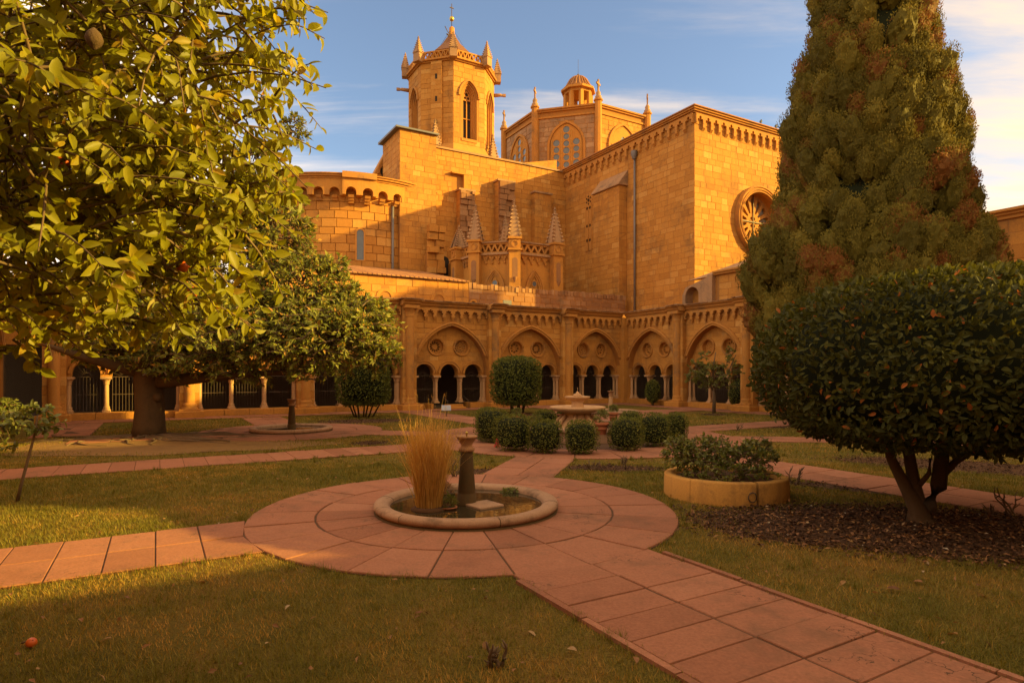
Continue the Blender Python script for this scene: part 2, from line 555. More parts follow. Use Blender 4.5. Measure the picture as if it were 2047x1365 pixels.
def stone_layout(s0, s1, z0, z1, rowh=0.34, lr=(0.45, 0.9), blocked=(), top=None, seed=1, joint=0.015):
    r = random.Random(seed)
    st = []
    z = z0
    while z < z1 - 0.08:
        h = rowh * r.uniform(0.86, 1.16)
        zb = z + h
        if z1 - zb < rowh * 0.5: zb = z1
        iv = [(s0, s0, s1, s1)]
        for f in blocked:
            lo, hi, mi = f(z + 0.02), f(zb - 0.02), f((z + zb) / 2)
            if lo is None and hi is None and mi is None: continue
            if lo is None or hi is None:
                q = mi or lo or hi
                w = lo or hi or mi
                q = (min(q[0], w[0]), max(q[1], w[1]))
                iv = subtract(iv, (q[0], q[0], q[1], q[1]))
            else:
                iv = subtract(iv, (lo[0], hi[0], lo[1], hi[1]))
        for l0, l1, r0, r1 in iv:
            wid = min(r0, r1) - max(l0, l1)
            if (r0 - l0) + (r1 - l1) < 0.10: continue
            cuts, x = [], 0.0
            tot = max(wid, 0.01)
            x = r.uniform(0.4, 1.0) * lr[1]
            while x < tot - lr[0] * 0.6:
                cuts.append(max(l0, l1) + x)
                x += r.uniform(*lr)
            xs0 = [l0] + cuts + [r0]
            xs1 = [l1] + cuts + [r1]
            for i in range(len(xs0) - 1):
                q = [xs0[i] + joint / 2, xs0[i + 1] - joint / 2, xs1[i + 1] - joint / 2, xs1[i] + joint / 2]
                if q[1] - q[0] < 0.02: q[0] = q[1] = (q[0] + q[1]) / 2
                if q[2] - q[3] < 0.02: q[2] = q[3] = (q[2] + q[3]) / 2
                zz = [z + joint / 2, z + joint / 2, zb - joint / 2, zb - joint / 2]
                if top:
                    zz[2] = min(zz[2], top(q[2]) - 0.01)
                    zz[3] = min(zz[3], top(q[3]) - 0.01)
                    if zz[2] - z < 0.03 and zz[3] - z < 0.03: continue
                    zz[2], zz[3] = max(zz[2], z + 0.03), max(zz[3], z + 0.03)
                st.append(list(zip(q, zz)))
        z = zb
    return st


def stone_geo(q, fmap, d, r, ch=0.014):
    cx = sum(p[0] for p in q) / 4
    cz = sum(p[1] for p in q) / 4
    V = [fmap(s, z, -0.02) for s, z in q]
    for s, z in q:
        ds, dz = cx - s, cz - z
        k = ch / (math.hypot(ds, dz) + 1e-6) * 1.3
        V.append(fmap(s + ds * k, z + dz * k, d + r.uniform(-0.006, 0.006)))
    F = [(4, 5, 6, 7)] + [(i, (i + 1) % 4, 4 + (i + 1) % 4, 4 + i) for i in range(4)]
    return V, F


def stones(parent, fmap, layout, mat, nparts=300, proud=(0.004, 0.018), seed=3, tone=(0.0, 1.0), rest='masonry', name='stone'):
    r = random.Random(seed)
    area = lambda q: (q[1][0] - q[0][0] + q[2][0] - q[3][0]) * (q[2][1] - q[1][1] + q[3][1] - q[0][1])
    lay = sorted(layout, key=area, reverse=True)
    mb = MB()
    for i, q in enumerate(lay):
        d = r.uniform(*proud)
        t = min(1, max(0, r.gauss(0.46, 0.19) + (0.36 if r.random() < 0.08 else -0.3 if r.random() < 0.06 else 0))) * (tone[1] - tone[0]) + tone[0]
        V, F = stone_geo(q, fmap, d, r)
        if i < nparts:
            link(name, np_mesh(name, V, F, mat, t), parent)
        else:
            mb.add(V, F, t)
    if mb.f: mb.build(rest, mat, parent, kind='stuff')


def flat_map(ox, oy, dx, dy):
    """face through (ox,oy) running along (dx,dy); outward is to the right of it"""
    nx, ny = dy, -dx
    return lambda s, z, d: (ox + s * dx + d * nx, oy + s * dy + d * ny, z)


def blk_circle(cx, cz, r):
    def f(z):
        k = r * r - (z - cz) ** 2
        return (cx - math.sqrt(k), cx + math.sqrt(k)) if k > 0 else None
    return f


def blk_rect(x0, x1, z0, z1):
    return lambda z: (x0, x1) if z0 < z < z1 else None


def blk_arch(cx, z0, zs, a, h, off=0.0):
    k = (h * h - a * a) / (2 * a)
    rr = a + k + off

    def f(z):
        if z < z0: return None
        if z <= zs: return (cx - a - off, cx + a + off)
        q = rr * rr - (z - zs) ** 2
        if q <= 0: return None
        w = math.sqrt(q) - k
        return (cx - w, cx + w) if w > 0.02 else None
    return f

# ================================================================ the cloister arcades
WH = 4.70                      # top of the cornice
ZI = 1.46                      # impost of the small arches


def bay_outline(w):
    a = 1.72
    arch = pointed(0, 1.55, a, 2.12, 10)
    return [(-w, 0.24), (-a, 0.24)] + arch + [(a, 0.24), (w, 0.24), (w, 4.42), (-w, 4.42)]


def cusped(x0, z0, w, h):
    """outline of a plate with a cusped (multifoil) notch open at the bottom"""
    pts = [(x0 - w / 2, z0), (x0 - w * 0.33, z0)]
    n = 5
    for i in range(n):
        a0 = PI - PI * i / n
        a1 = PI - PI * (i + 1) / n
        rr = w * 0.30
        c = (x0 + rr * math.cos((a0 + a1) / 2), z0 + 0.02 + h * 0.52 * math.sin((a0 + a1) / 2) + 0.03)
        rad = w * 0.105
        am = (a0 + a1) / 2
        for k in range(5):
            t = am + PI * 0.62 - PI * 1.24 * k / 4
            pts.append((c[0] + rad * math.cos(t), c[1] + rad * math.sin(t) * 1.15))
    pts += [(x0 + w * 0.33, z0), (x0 + w / 2, z0), (x0 + w / 2, z0 + h), (x0 - w / 2, z0 + h)]
    return pts


def rosette(r, kind):
    holes = []
    if kind == 0:
        n = 12
        for i in range(n):
            a = 2 * PI * i / n
            holes.append([(rr * math.cos(a + da), rr * math.sin(a + da)) for rr, da in
                          ((r * .34, -.16), (r * .62, -.19), (r * .74, 0), (r * .62, .19), (r * .34, .16))][::1])
    elif kind == 1:
        for rr, n, q in ((0.62, 12, .09), (0.36, 8, .075)):
            for i in range(n):
                a = 2 * PI * (i + .5) / n
                holes.append(circ(r * rr * math.cos(a), r * rr * math.sin(a), r * q, 6))
        holes.append(circ(0, 0, r * .1, 8))
    else:
        for i in range(8):
            a = 2 * PI * i / 8
            holes.append(circ(r * .52 * math.cos(a), r * .52 * math.sin(a), r * .155, 8))
            holes.append(circ(r * .27 * math.cos(a + .39), r * .27 * math.sin(a + .39), r * .06, 5))
    return [circ(0, 0, r, 28)] + holes


ARX = (-1.16, 0.0, 1.16)


def tymp_outline():
    pts = [(-1.80, ZI)]
    for c in ARX:
        pts += [(c - 0.41, ZI)] + list(reversed(arc(c, 1.56, 0.41, 0, PI, 10))) + [(c + 0.41, ZI)]
    pts += [(1.80, ZI), (1.80, 3.9), (-1.80, 3.9)]
    return pts


_bay_mesh = {}


def bay_meshes():
    if _bay_mesh: return _bay_mesh
    B = _bay_mesh
    B['spandrel'] = MB().plate([bay_outline(2.0)], 0.0, 0.36).mesh('spandrel', JOINT)
    o = pointed(0, 1.55, 1.72, 2.12, 14, 0.17)
    i_ = pointed(0, 1.55, 1.72, 2.12, 14, 0.0)
    o = [p for p in o if p[1] > 2.2]
    i_ = [p for p in i_ if p[1] > 2.2]
    m = MB().plate([i_ + o[::-1]], -0.075, 0.03)
    o2 = [p for p in pointed(0, 1.55, 1.72, 2.12, 14, 0.11) if p[1] > 2.2]
    m.tube([(x, -0.08, z) for x, z in o2], 0.04, 6)
    B['arch_moulding'] = m.mesh('arch_moulding', CARVED)
    B['tympanum'] = MB().plate([tymp_outline(), circ(-.6, 2.74, .33), circ(.6, 2.74, .33)], 0.30, 0.62).mesh('tympanum', STONE)
    m = MB().plate([circ(0, 0, .41, 28), circ(0, 0, .33, 28)], 0.26, 0.34)
    m.tube([(x, .26, z) for x, z in circ(0, 0, .385, 24)] + [(.385, .26, 0)], .022, 6)
    B['oculus'] = m.mesh('oculus', CARVED)
    for k in range(3):
        B['tracery%d' % k] = MB().plate(rosette(.345, k), 0.47, 0.55).mesh('tracery', CARVED)
    a = arc(0, 1.56, .54, 0, PI, 14)
    b = arc(0, 1.56, .42, 0, PI, 14)
    m = MB().plate([a + b[::-1]], 0.255, 0.33)
    m.tube([(x, .25, z) for x, z in arc(0, 1.56, .53, 0, PI, 12)], .022, 5)
    B['arch_ring'] = m.mesh('arch_ring', CARVED)
    B['shaft'] = MB().lathe([(.072, .44), (.068, 1.2)], (0, 0, 0), 10).mesh('shaft', MARBLE)
    B['column_base'] = MB().lathe([(.12, .30), (.12, .33), (.09, .38), (.105, .41), (.075, .45)], (0, 0, 0), 10).box(-.125, .125, -.125, .125, .24, .305).mesh('column_base', MARBLE)
    B['capital'] = MB().lathe([(.072, 1.19), (.09, 1.21), (.085, 1.24), (.10, 1.30), (.14, 1.385)], (0, 0, 0), 10).box(-.165, .165, -.165, .165, 1.385, ZI).mesh('capital', MARBLE)
    g = MB()
    for x in np.arange(-.40, .41, .1):
        zt = 1.56 + math.sqrt(max(0, .41 ** 2 - x * x)) if False else ZI
        g.tube([(x, 0, .27), (x, 0, zt)], .009, 4, cap=False)
    for z in (.85, ZI):
        g.box(-.41, .41, -.012, .012, z - .012, z + .012)
    g.tube([(x, 0, z) for x, z in arc(0, ZI, .13, 0, PI, 8)], .01, 4)
    for k in range(1, 10):
        t = PI * k / 10
        g.tube([(.13 * math.cos(t), 0, ZI + .13 * math.sin(t)), (.46 * math.cos(t), 0, ZI + .46 * math.sin(t))], .007, 4, cap=False)
    B['iron_grille'] = g.mesh('iron_grille', IRON)
    B['corbel_arch'] = MB().plate([cusped(0, 4.03, .42, .37)], -.15, .0).mesh('corbel_arch', CARVED)
    B['corbel'] = MB().lathe([(.012, 3.84), (.035, 3.88), (.05, 3.94), (.075, 4.0), (.075, 4.04)], (0, -.07, 0), 7).box(-.075, .075, -.15, 0, 4.0, 4.045).mesh('corbel', CARVED)
    B['sill_stone'] = MB().box(-.5, .5, -.06, .66, 0, .24, ch=.012).mesh('sill_stone', STONE)
    return B


def build_bay(wing, x0, x1, detail=True, door=False, seed=1, grille=True, stones_n=60):
    B = bay_meshes()
    c, k = (x0 + x1) / 2, (x1 - x0) / 4.0
    sc_ = (k, 1, 1)
    P = lambda nm, me, loc=(0, 0, 0), par=wing: link(nm, B[me], par, (loc[0] if par is not wing else c + loc[0] * k, loc[1], loc[2]), None, sc_ if par is wing else None)
    P('spandrel', 'spandrel')
    P('arch_moulding', 'arch_moulding')
    P('tympanum', 'tympanum')
    for s, z in ((-.6, 0), (.6, 1)):
        o = P('oculus', 'oculus', (s, 0, 2.74))
        link('tracery', B['tracery%d' % ((seed * 2 + z) % 3)], o)
    for a in ARX: P('arch_ring', 'arch_ring', (a, 0, 0))
    for s in (-1.66, -.58, .58, 1.66):
        for y in ((.38, .56) if abs(s) < 1 else (.22, .46)):
            o = P('column', 'shaft', (s, y, 0))
            link('base', B['column_base'], o)
            link('capital', B['capital'], o)
    if grille:
        for a in ARX:
            if door and a == 0: continue
            P('iron_grille', 'iron_grille', (a, .5, 0))
    n = 4
    for i in range(n):
        xa = -1.72 + 3.44 * i / n
        if door and i in (1, 2):
            xa += 0
            w = 3.44 / n / 2 - .02 if False else 3.44 / n - .06
            o = link('sill_stone', B['sill_stone'], wing, (c + (-1.15 if i == 1 else 1.15) * k, 0, 0), None, (.35 * k, 1, 1))
            continue
        link('sill_stone', B['sill_stone'], wing, (c + (xa + 3.44 / n / 2) * k, 0, 0), None, (3.44 / n * k - .015, 1, 1))
    if door:
        for i in range(2):
            link('step', MB().box(-.42, .42, -.3 - .3 * (1 - i), -.062 - .24 * 0, 0.002, .10 * (i + 1), ch=.01).mesh('step', STONE), wing, (c, 0, 0))
        h = MB()
        for s in (-.5, .5):
            h.tube([(s, -.15, .0), (s, -.15, .55), (s, -.7, .35), (s, -.7, 0)], .014, 5)
        h.build('handrail', IRON, wing, (c, 0, 0))
    # corbel table
    m = 8
    x_in0, x_in1 = x0 + .34, x1 - .34
    for i in range(m):
        xx = x_in0 + (x_in1 - x_in0) * (i + .5) / m
        link('corbel_arch', B['corbel_arch'], wing, (xx, 0, 0), None, ((x_in1 - x_in0) / m / .42, 1, 1))
        if i: link('corbel', B['corbel'], wing, (x_in0 + (x_in1 - x_in0) * i / m, 0, 0))
    lay = stone_layout(x0 + .30, x1 - .30, .24, 4.03, .235, (.34, .62), [lambda z: (lambda q: (c + q[0] * k, c + q[1] * k) if q else None)(blk_arch(0, 0, 1.55, 1.72, 2.12, .16)(z))], None, seed * 7 + 1)
    lay = [q for q in lay if q[0][1] > 2.1 or (q[1][0] - q[0][0]) > .12]
    stones(wing, flat_map(0, 0, 1, 0), lay, STONE, stones_n, (.004, .02), seed)
    # plain ashlar in the recessed field
    lay = stone_layout(c - 1.68 * k, c + 1.68 * k, 2.12, 3.72, .22, (.34, .6), [lambda z: None if False else None,
        lambda z: (lambda q: (c + q[0] * k, c + q[1] * k) if q else None)(blk_circle(-.6, 2.74, .42)(z)),
        lambda z: (lambda q: (c + q[0] * k, c + q[1] * k) if q else None)(blk_circle(.6, 2.74, .42)(z))],
        None, seed * 7 + 3)
    arch = blk_arch(0, 0, 1.55, 1.72, 2.12, -.03)
    keep = []
    for q in lay:
        zt = max(p[1] for p in q)
        s = arch(zt)
        if s is None: continue
        a, b = c + s[0] * k, c + s[1] * k
        q2 = [(min(max(x, a), b), z) for x, z in q]
        if q2[1][0] - q2[0][0] > .1 and q2[2][0] - q2[3][0] > .06: keep.append(q2)
    stones(wing, flat_map(0, .30, 1, 0), keep, STONE, min(14, stones_n), (.002, .010), seed + 5)


_pier = []


def build_pier(wing, x, detail=True):
    """buttress pier: coursed pilaster, engaged round shaft, base and capital"""
    if not _pier:
        _pier.append([MB().box(-.31, .31, -.24, .02, 0, .29, ch=.01).mesh('stone', STONE)])
        for t in (.15, .35, .55, .75, .95):
            _pier[0].append(MB().box(-.31, .31, -.24, .02, 0, .29, t, .01).mesh('stone', STONE))
        _pier.append(MB().lathe([(.175, .52), (.17, 3.95)], (0, -.25, 0), 14).mesh('shaft', CARVED))
        _pier.append(MB().lathe([(.27, .30), (.27, .35), (.21, .40), (.24, .46), (.18, .53)], (0, -.25, 0), 14).box(-.34, .34, -.52, .0, .24, .31, ch=.01).mesh('pier_base', CARVED))
        _pier.append(MB().lathe([(.17, 3.94), (.20, 3.97), (.18, 4.0), (.20, 4.12), (.27, 4.28), (.30, 4.30)], (0, -.25, 0), 14).box(-.32, .32, -.57, .02, 4.30, 4.418, ch=.012).mesh('capital', CARVED))
        _pier.append(MB().box(-.46, .46, -.64, .04, 0, .24, ch=.02).mesh('plinth', STONE))
    p = link('pier', _pier[1], wing, (x, 0, 0))
    link('pier_base', _pier[2], p)
    link('capital', _pier[3], p)
    link('plinth', _pier[4], p)
    z = .30
    k = 0
    while z < 4.25:
        link('stone', _pier[0][1 + rng.randrange(5)], p, (rng.uniform(-.006, .006), rng.uniform(-.006, .006), z), None, (1, 1, min(1, (4.30 - z) / .29)))
        z += .295
    return p


def cornice_profile():
    return [(0.0, 4.42), (-.10, 4.42), (-.12, 4.47), (-.18, 4.49), (-.20, 4.54), (-.16, 4.555), (-.24, 4.60), (-.27, 4.64), (-.25, 4.66), (.2, 4.66), (.2, 4.42)]


def build_cornice(wing, x0, x1, piers):
    m = MB()
    prof = cornice_profile()

    def run(a, b, dy):
        V = [(a, y + (dy if y < .1 else 0), z) for y, z in prof] + [(b, y + (dy if y < .1 else 0), z) for y, z in prof]
        n = len(prof)
        F = [(i, n + i, n + (i + 1) % n, (i + 1) % n) for i in range(n)] + [tuple(reversed(range(n))), tuple(range(n, 2 * n))]
        m.add(V, [f[::-1] for f in F], .5)
    x = x0
    for p in piers:
        if p - .42 > x: run(x, p - .42, 0)
        run(max(x0, p - .40), min(x1, p + .40), -.40)
        x = p + .42
    if x < x1: run(x, x1, 0)
    m.build('cornice', CARVED, wing)
    t = MB()
    xx = x0
    while xx < x1:
        w = rng.uniform(.16, .24)
        near = any(abs(xx + w / 2 - p) < .42 for p in piers)
        d = -.42 if near else 0
        t.box(xx, xx + w - .015, -.30 + d + rng.uniform(-.02, .02), .45, 4.665, 4.70 + rng.uniform(0, .02), rt())
        xx += w
    t.build('coping_tiles', RUBBLE, wing, kind='stuff')


def gallery_body(wing, x0, x1, depth=4.5, door=None):
    m = MB().box(x0, x1, .63, depth, 4.3, 4.66)
    m.build('terrace_roof', STONE, wing)
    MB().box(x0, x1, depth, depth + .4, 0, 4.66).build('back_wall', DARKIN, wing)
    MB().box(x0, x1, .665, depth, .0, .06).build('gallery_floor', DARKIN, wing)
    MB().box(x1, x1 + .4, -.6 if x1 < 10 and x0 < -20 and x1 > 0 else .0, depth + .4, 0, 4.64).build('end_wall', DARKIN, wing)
    MB().box(x0, x1, .02, .28, 3.95, 4.42).build('wall_head', JOINT, wing)


B_X = [-24.08, -20.18, -16.17, -11.92, -7.81, -3.75, 0.0]
gb = thing('cloister_gallery', 'long golden stone arcade facing the camera, running left from the inner corner behind the lawns', 'arcade', (*W(0, 0), 0), TH, 'arcaded cloister galleries')
for i in range(6):
    near = i >= 3
    build_bay(gb, B_X[i], B_X[i + 1], near, door=(i == 3), seed=3 + i, stones_n=46 if near else 0)
for x in B_X[:-1]: build_pier(gb, x)
build_cornice(gb, -25.6, -.26, B_X[:-1])
gallery_body(gb, B_X[0] - 4.5, 4.5)

C_X = [0.0, 4.04, 7.90, 11.9, 15.9]
gc = thing('cloister_gallery', 'golden stone arcade receding to the right of the inner corner, partly behind the cypress', 'arcade', (*W(0, 0), 0), TH - R(90), 'arcaded cloister galleries')
for i in range(4):
    build_bay(gc, C_X[i], C_X[i + 1], i < 2, seed=13 + i, stones_n=46 if i < 2 else 0)
for x in C_X[1:]: build_pier(gc, x)
build_cornice(gc, .26, 27, C_X[1:])
gallery_body(gc, .63, 27)
MB().box(15.9, 27, 0, .6, 0, 4.42).build('plain_wall', STONE, gc)
# corner post where the two arcades meet
MB().box(-.30, .30, -.30, .30, 0, 4.42).build('corner_post', STONE, gb)

MB().box(-25.5, -24.4, .02, .5, 2.5, 4.42).build('lintel', STONE, gb)
gd = thing('cloister_gallery', 'dark arcade at the far left edge, seen steeply along its wall', 'arcade', (*W(-25.4, 0), 0), TH + R(90), 'arcaded cloister galleries')
for i in range(6):
    build_bay(gd, -4.0 * (i + 1), -4.0 * i, False, seed=23 + i, stones_n=0, grille=(i == 0))
for i in range(1, 6): build_pier(gd, -4.0 * i)
build_cornice(gd, -24, -.3, [-4.0 * i for i in range(5, 0, -1)])
gallery_body(gd, -27, 0)
MB().box(-27, -24, 0, .6, 0, 4.42).build('plain_wall', STONE, gd)

wa = thing('cloister_wall', 'plain stone cloister wall behind the viewer', 'wall', (*W(-12, -27.7), 0), TH)
MB().box(-16, 18, -.6, 0, 0, 4.75).build('wall', STONE, wa)

DARKTILE = stone_mat('dark_roof_tile', (.12, .055, .03), (.19, .085, .045), (.26, .13, .07), stain=.4)
# ================================================================ cathedral masses
TU, TV, TZ = 4.45, -.62, 16.2          # transept: corner nearest the camera
VN = 11.74                             # plane of the nave wall


def trefoil_arch(w, h):
    pts = [(-w / 2, 0), (-w * .36, 0)]
    pts += [(-w * .22 + w * .14 * math.cos(t), h * .30 + w * .14 * math.sin(t)) for t in [PI * 1.15 - PI * .95 * i / 5 for i in range(6)]]
    pts += [(w * .15 * math.cos(t), h * .58 + w * .16 * math.sin(t)) for t in [PI * .95 - PI * .9 * i / 6 for i in range(7)]]
    pts += [(w * .22 + w * .14 * math.cos(t), h * .30 + w * .14 * math.sin(t)) for t in [PI * .8 - PI * .95 * i / 5 for i in range(6)]]
    pts += [(w * .36, 0), (w / 2, 0), (w / 2, h), (-w / 2, h)]
    return pts


tr = thing('transept', 'tall square ashlar church block with arched corbel frieze and round rose window', 'church', (*W(TU, TV), 0), TH)
TW, TD = 10.5, VN - TV
ROSE = (5.25, 10.55, 1.62)
MB().plate([[(0, 4), (TW, 4), (TW, 15.3), (0, 15.3)], circ(ROSE[0], ROSE[1], ROSE[2] + .05, 40)], 0, .9).build('front_wall', JOINT, tr)
MB().box(0, TW, .9, 26, 4, 15.3).build('wall', JOINT, tr)
MB().box(-.02, TW + .02, -.02, 26, 15.3, 16.0).build('frieze_wall', STONE, tr)
fm_front = flat_map(0, 0, 1, 0)
fm_left = flat_map(0, TD, 0, -1)       # left flank: s runs from the far end to the near corner
stones(tr, fm_front, stone_layout(0.0, TW, 4.2, 15.25, .33, (.42, .85), [blk_circle(ROSE[0], ROSE[1], ROSE[2] + .42)], None, 41), STONE, 130, (.003, .012), 41)
ws = TD - (8.94 - TV)
wl = [blk_rect(ws - .36, ws + .36, 9.9, 13.9)]
bs0, bs1 = TD - (7.6 - TV), TD - (5.0 - TV)
stones(tr, fm_left, stone_layout(0.0, TD, 4.2, 15.25, .33, (.42, .85), wl + [blk_rect(bs0, bs1, 0, 13.9)], None, 42), STONE, 150, (.003, .012), 42)
# cornice and eaves
m = MB()
for o, z0, z1 in ((.10, 15.86, 15.93), (.20, 15.93, 16.02), (.28, 16.02, 16.12)):
    m.box(-o, TW + o, -o, 26, z0, z1)
m.build('cornice', CARVED, tr)
MB().add([(-.36, -.36, 16.12), (TW + .36, -.36, 16.12), (TW + .36, 26, 16.12), (-.36, 26, 16.12), (-.36, -.36, 16.18), (TW + .36, -.36, 16.18), (TW + .36, 26, 16.18), (-.36, 26, 16.18), (TW / 2, 5, 17.0), (TW / 2, 26, 17.0)],
         [(0, 1, 5, 4), (1, 2, 6, 5), (3, 0, 4, 7), (4, 5, 8), (5, 6, 9, 8), (7, 4, 8, 9), (3, 2, 1, 0)]).build('roof', TILE, tr)
tm = MB().plate([trefoil_arch(.62, .52)], -.16, 0).mesh('corbel_arch', CARVED)
cm = MB().box(-.09, .09, -.15, 0, -.20, .02).add([(-.09, -.15, -.2), (.09, -.15, -.2), (.09, 0, -.36), (-.09, 0, -.36), (-.09, 0, -.2), (.09, 0, -.2)], [(1, 0, 3, 2), (0, 4, 3), (5, 1, 2)]).mesh('corbel', CARVED)
for i in range(17):
    x = .31 + .62 * i
    if x > TW: break
    link('corbel_arch', tm, tr, (x, 0, 15.32))
    if i: link('corbel', cm, tr, (x - .31, 0, 15.32))
for i in range(20):
    y = .31 + .62 * i
    if y > TD: break
    link('corbel_arch', tm, tr, (0, y, 15.32), (0, 0, -PI / 2))
    link('corbel', cm, tr, (0, y + .31, 15.32), (0, 0, -PI / 2))
# rose window
rw = MB().plate([circ(0, 0, 2.02, 48), circ(0, 0, 1.64, 48)], -.24, 0.02)
for rr, y, t in ((1.96, -.24, .06), (1.80, -.25, .05), (1.68, -.22, .05)):
    rw.tube([(x, y, z) for x, z in circ(0, 0, rr, 40)] + [(rr, y, 0)], t, 6)
rwo = rw.build('rose_window', CARVED, tr, (ROSE[0], 0, ROSE[1]))
MB().lathe([(1.68, -.0), (1.60, .12), (1.56, .3)], n=40, cap=False).build('reveal', STONE, rwo, (0, .3, 0), rot=(R(-90), 0, 0))
holes = []
for i in range(14):
    a = 2 * PI * (i + .5) / 14
    da = PI / 14
    holes.append([(r_ * math.cos(a + d_), r_ * math.sin(a + d_)) for r_, d_ in ((.56, -.10), (1.0, -.125), (1.30, -.13), (1.42, -.09), (1.46, 0), (1.42, .09), (1.30, .13), (1.0, .125), (.56, .10))])
for i in range(6):
    a = 2 * PI * i / 6
    holes.append(circ(.25 * math.cos(a), .25 * math.sin(a), .10, 8))
MB().plate([circ(0, 0, 1.62, 42)] + holes, .36, .52).build('tracery', CARVED, rwo)
MB().plate([circ(0, 0, 1.62, 42)], .60, .64).build('glass', PALEGLASS, rwo)
MB().box(-.02, .02, .30, .34, -1.6, 1.6).box(-1.6, 1.6, .30, .34, -.03, .03).build('saddle_bar', IRON, rwo)
# tall traceried slit on the flank
wn = MB().plate([[(-.36, 9.9), (.36, 9.9)] + arc(0, 13.5, .36, 0, PI, 8)] + [circ(0, 13.35, .13, 8)] +
                [circ(.235 * math.cos(a), 13.35 + .245 * math.sin(a), .085, 7) for a in [PI / 6 + i * PI / 3 for i in range(6)]] +
                [circ(s, z, .12, 8) for z in (12.82, 11.6, 10.6) for s in (-.16, .16)], -.03, .06)
wno = wn.build('lancet_window', CARVED, tr, (0, TD - ws, 0), rot=(0, 0, -PI / 2))
MB().box(-.3, .3, .0, .02, 10, 13.7).build('pane', DARK, wno)
MB().tube([(0, -.05, 9.9), (0, -.05, 12.7)], .03, 5).build('mullion', CARVED, wno)
# raking buttress with sloping cap
b0, b1 = 5.0 - TV, 7.6 - TV
bt = MB().box(-.62, .0, b0, b1, 4, 13.3).build('buttress', JOINT, tr)
stones(bt, flat_map(-.62, b1, 0, -1), stone_layout(0, b1 - b0, 4.2, 13.25, .33, (.42, .85), (), None, 43), STONE, 50, (.003, .012), 43)
stones(bt, flat_map(-.62, b0, 1, 0), stone_layout(0, .62, 4.2, 13.25, .4, (.3, .62), (), None, 44), STONE, 20, (.003, .012), 44)
MB().add([(-.74, b0 - .12, 13.3), (-.74, b1 + .1, 13.3), (.0, b1 + .1, 13.3), (.0, b0 - .12, 13.3), (.0, b0 - .12, 14.3), (.0, b1 + .1, 14.3), (-.74, b0 - .12, 13.38), (-.74, b1 + .1, 13.38)],
         [(0, 1, 2, 3), (6, 4, 5, 7), (1, 0, 6, 7), (0, 3, 4, 6), (2, 1, 7, 5)][:]).build('cap', GREYST, bt)
pp = MB().tube([(-.14, 4.11 - TV, 14.9), (-.14, 4.11 - TV, 4.6)], .065, 8).build('drainpipe', PIPE, tr)
MB().lathe([(.10, -.25), (.20, 0), (.20, .25)], (-.18, 4.11 - TV, 14.95), 8).build('hopper', PIPE, pp)

# nave wall
nv = thing('church_nave', 'plain sunlit ashlar nave wall between the bell tower base and the tall transept', 'church', (*W(-6.2, VN), 0), TH)
NL = TU + 6.2
MB().box(0, NL, 0, 9, 4, 16.0).build('wall', JOINT, nv)
nu0, nz1 = on_v(903, 348, VN)
nu1, nz0 = on_v(924, 384, VN)
nx0, nx1 = nu0 + 6.2, nu1 + 6.2
stones(nv, flat_map(0, 0, 1, 0), stone_layout(.0, NL, 6.0, 15.98, .33, (.42, .85), [blk_rect(nx0, nx1, nz0, nz1)], None, 51), STONE, 280, (.004, .016), 51)
MB().box(-.1, NL - .3, -.10, 9, 16.0, 16.12).build('coping', GREYST, nv)
MB().box(nx0 - .12, nx1 + .35, -.30, 0, nz1, nz1 + .1).box(nx1, nx1 + .3, -.28, 0, nz0 - .1, nz1).build('hood', STONE, nv)
for (xa, ya, xb, yb, pr, nm) in ((1062, 388, 1095, 500, .45, 'pilaster'), (988, 366, 1019, 490, .6, 'buttress'), (912, 384, 941, 480, .55, 'buttress')):
    ua, za = on_v(xa, ya, VN)
    ub, zb = on_v(xb, yb, VN)
    xx0, xx1 = ua + 6.2, ub + 6.2
    o = MB().box(xx0, xx1, -pr, 0, 5, za).build(nm, JOINT, nv)
    lay = stone_layout(xx0, xx1, 5.5, za, .36, (.35, .7), (), None, int(xa))
    if nm == 'buttress':
        stones(o, flat_map(0, -pr, 1, 0), lay, RUBBLE if xa < 1000 else STONE, 34, (.02, .22 if xa < 990 else .08), int(xa), (0, 1))
    else:
        stones(o, flat_map(0, -pr, 1, 0), lay, STONE, 34, (.003, .012), int(xa))
    stones(o, flat_map(xx0, 0, 0, -1), stone_layout(0, pr, 5.5, za, .36, (.3, .6), (), None, int(xa) + 1), STONE, 20, (.003, .012), int(xa) + 1)
    MB().box(xx0 - .08, xx1 + .08, -pr - .08, 0, za, za + .12).build('cap', GREYST, o)

# annex (stair block) with a lean-to roof
SV = 10.8
su0, sz0 = on_v(799, 257, SV)
su1, sz1 = on_v(872, 271, SV)
an = thing('stair_block', 'narrow tall ashlar block with thin dark sloping roof, standing left of the bright nave wall', 'church', (*W(su0, SV), 0), TH)
AW = su1 - su0
MB().box(0, AW, 0, 3.2, 4, sz0).build('wall', JOINT, an)
stones(an, flat_map(0, 0, 1, 0), stone_layout(0, AW, 6.5, sz0 - .02, .34, (.45, .85), (), None, 61), STONE, 110, (.004, .015), 61)
stones(an, flat_map(0, 3.2, 0, -1), stone_layout(0, 3.2, 11, sz0 - .02, .34, (.45, .85), (), None, 62), STONE, 40, (.004, .015), 62)
MB().add([(-.3, -.22, sz0), (AW + .1, -.22, sz0), (AW + .1, 3.3, sz0 - .0), (-.3, 3.3, sz0 - .0), (-.3, -.22, sz0 + .10), (AW + .1, -.22, sz0 + .10), (AW + .1, 3.3, sz0 + .14), (-.3, 3.3, sz0 + .14)],
         [(3, 2, 1, 0), (4, 5, 6, 7), (0, 1, 5, 4), (1, 2, 6, 5), (2, 3, 7, 6), (3, 0, 4, 7)]).build('roof', LEAD, an)
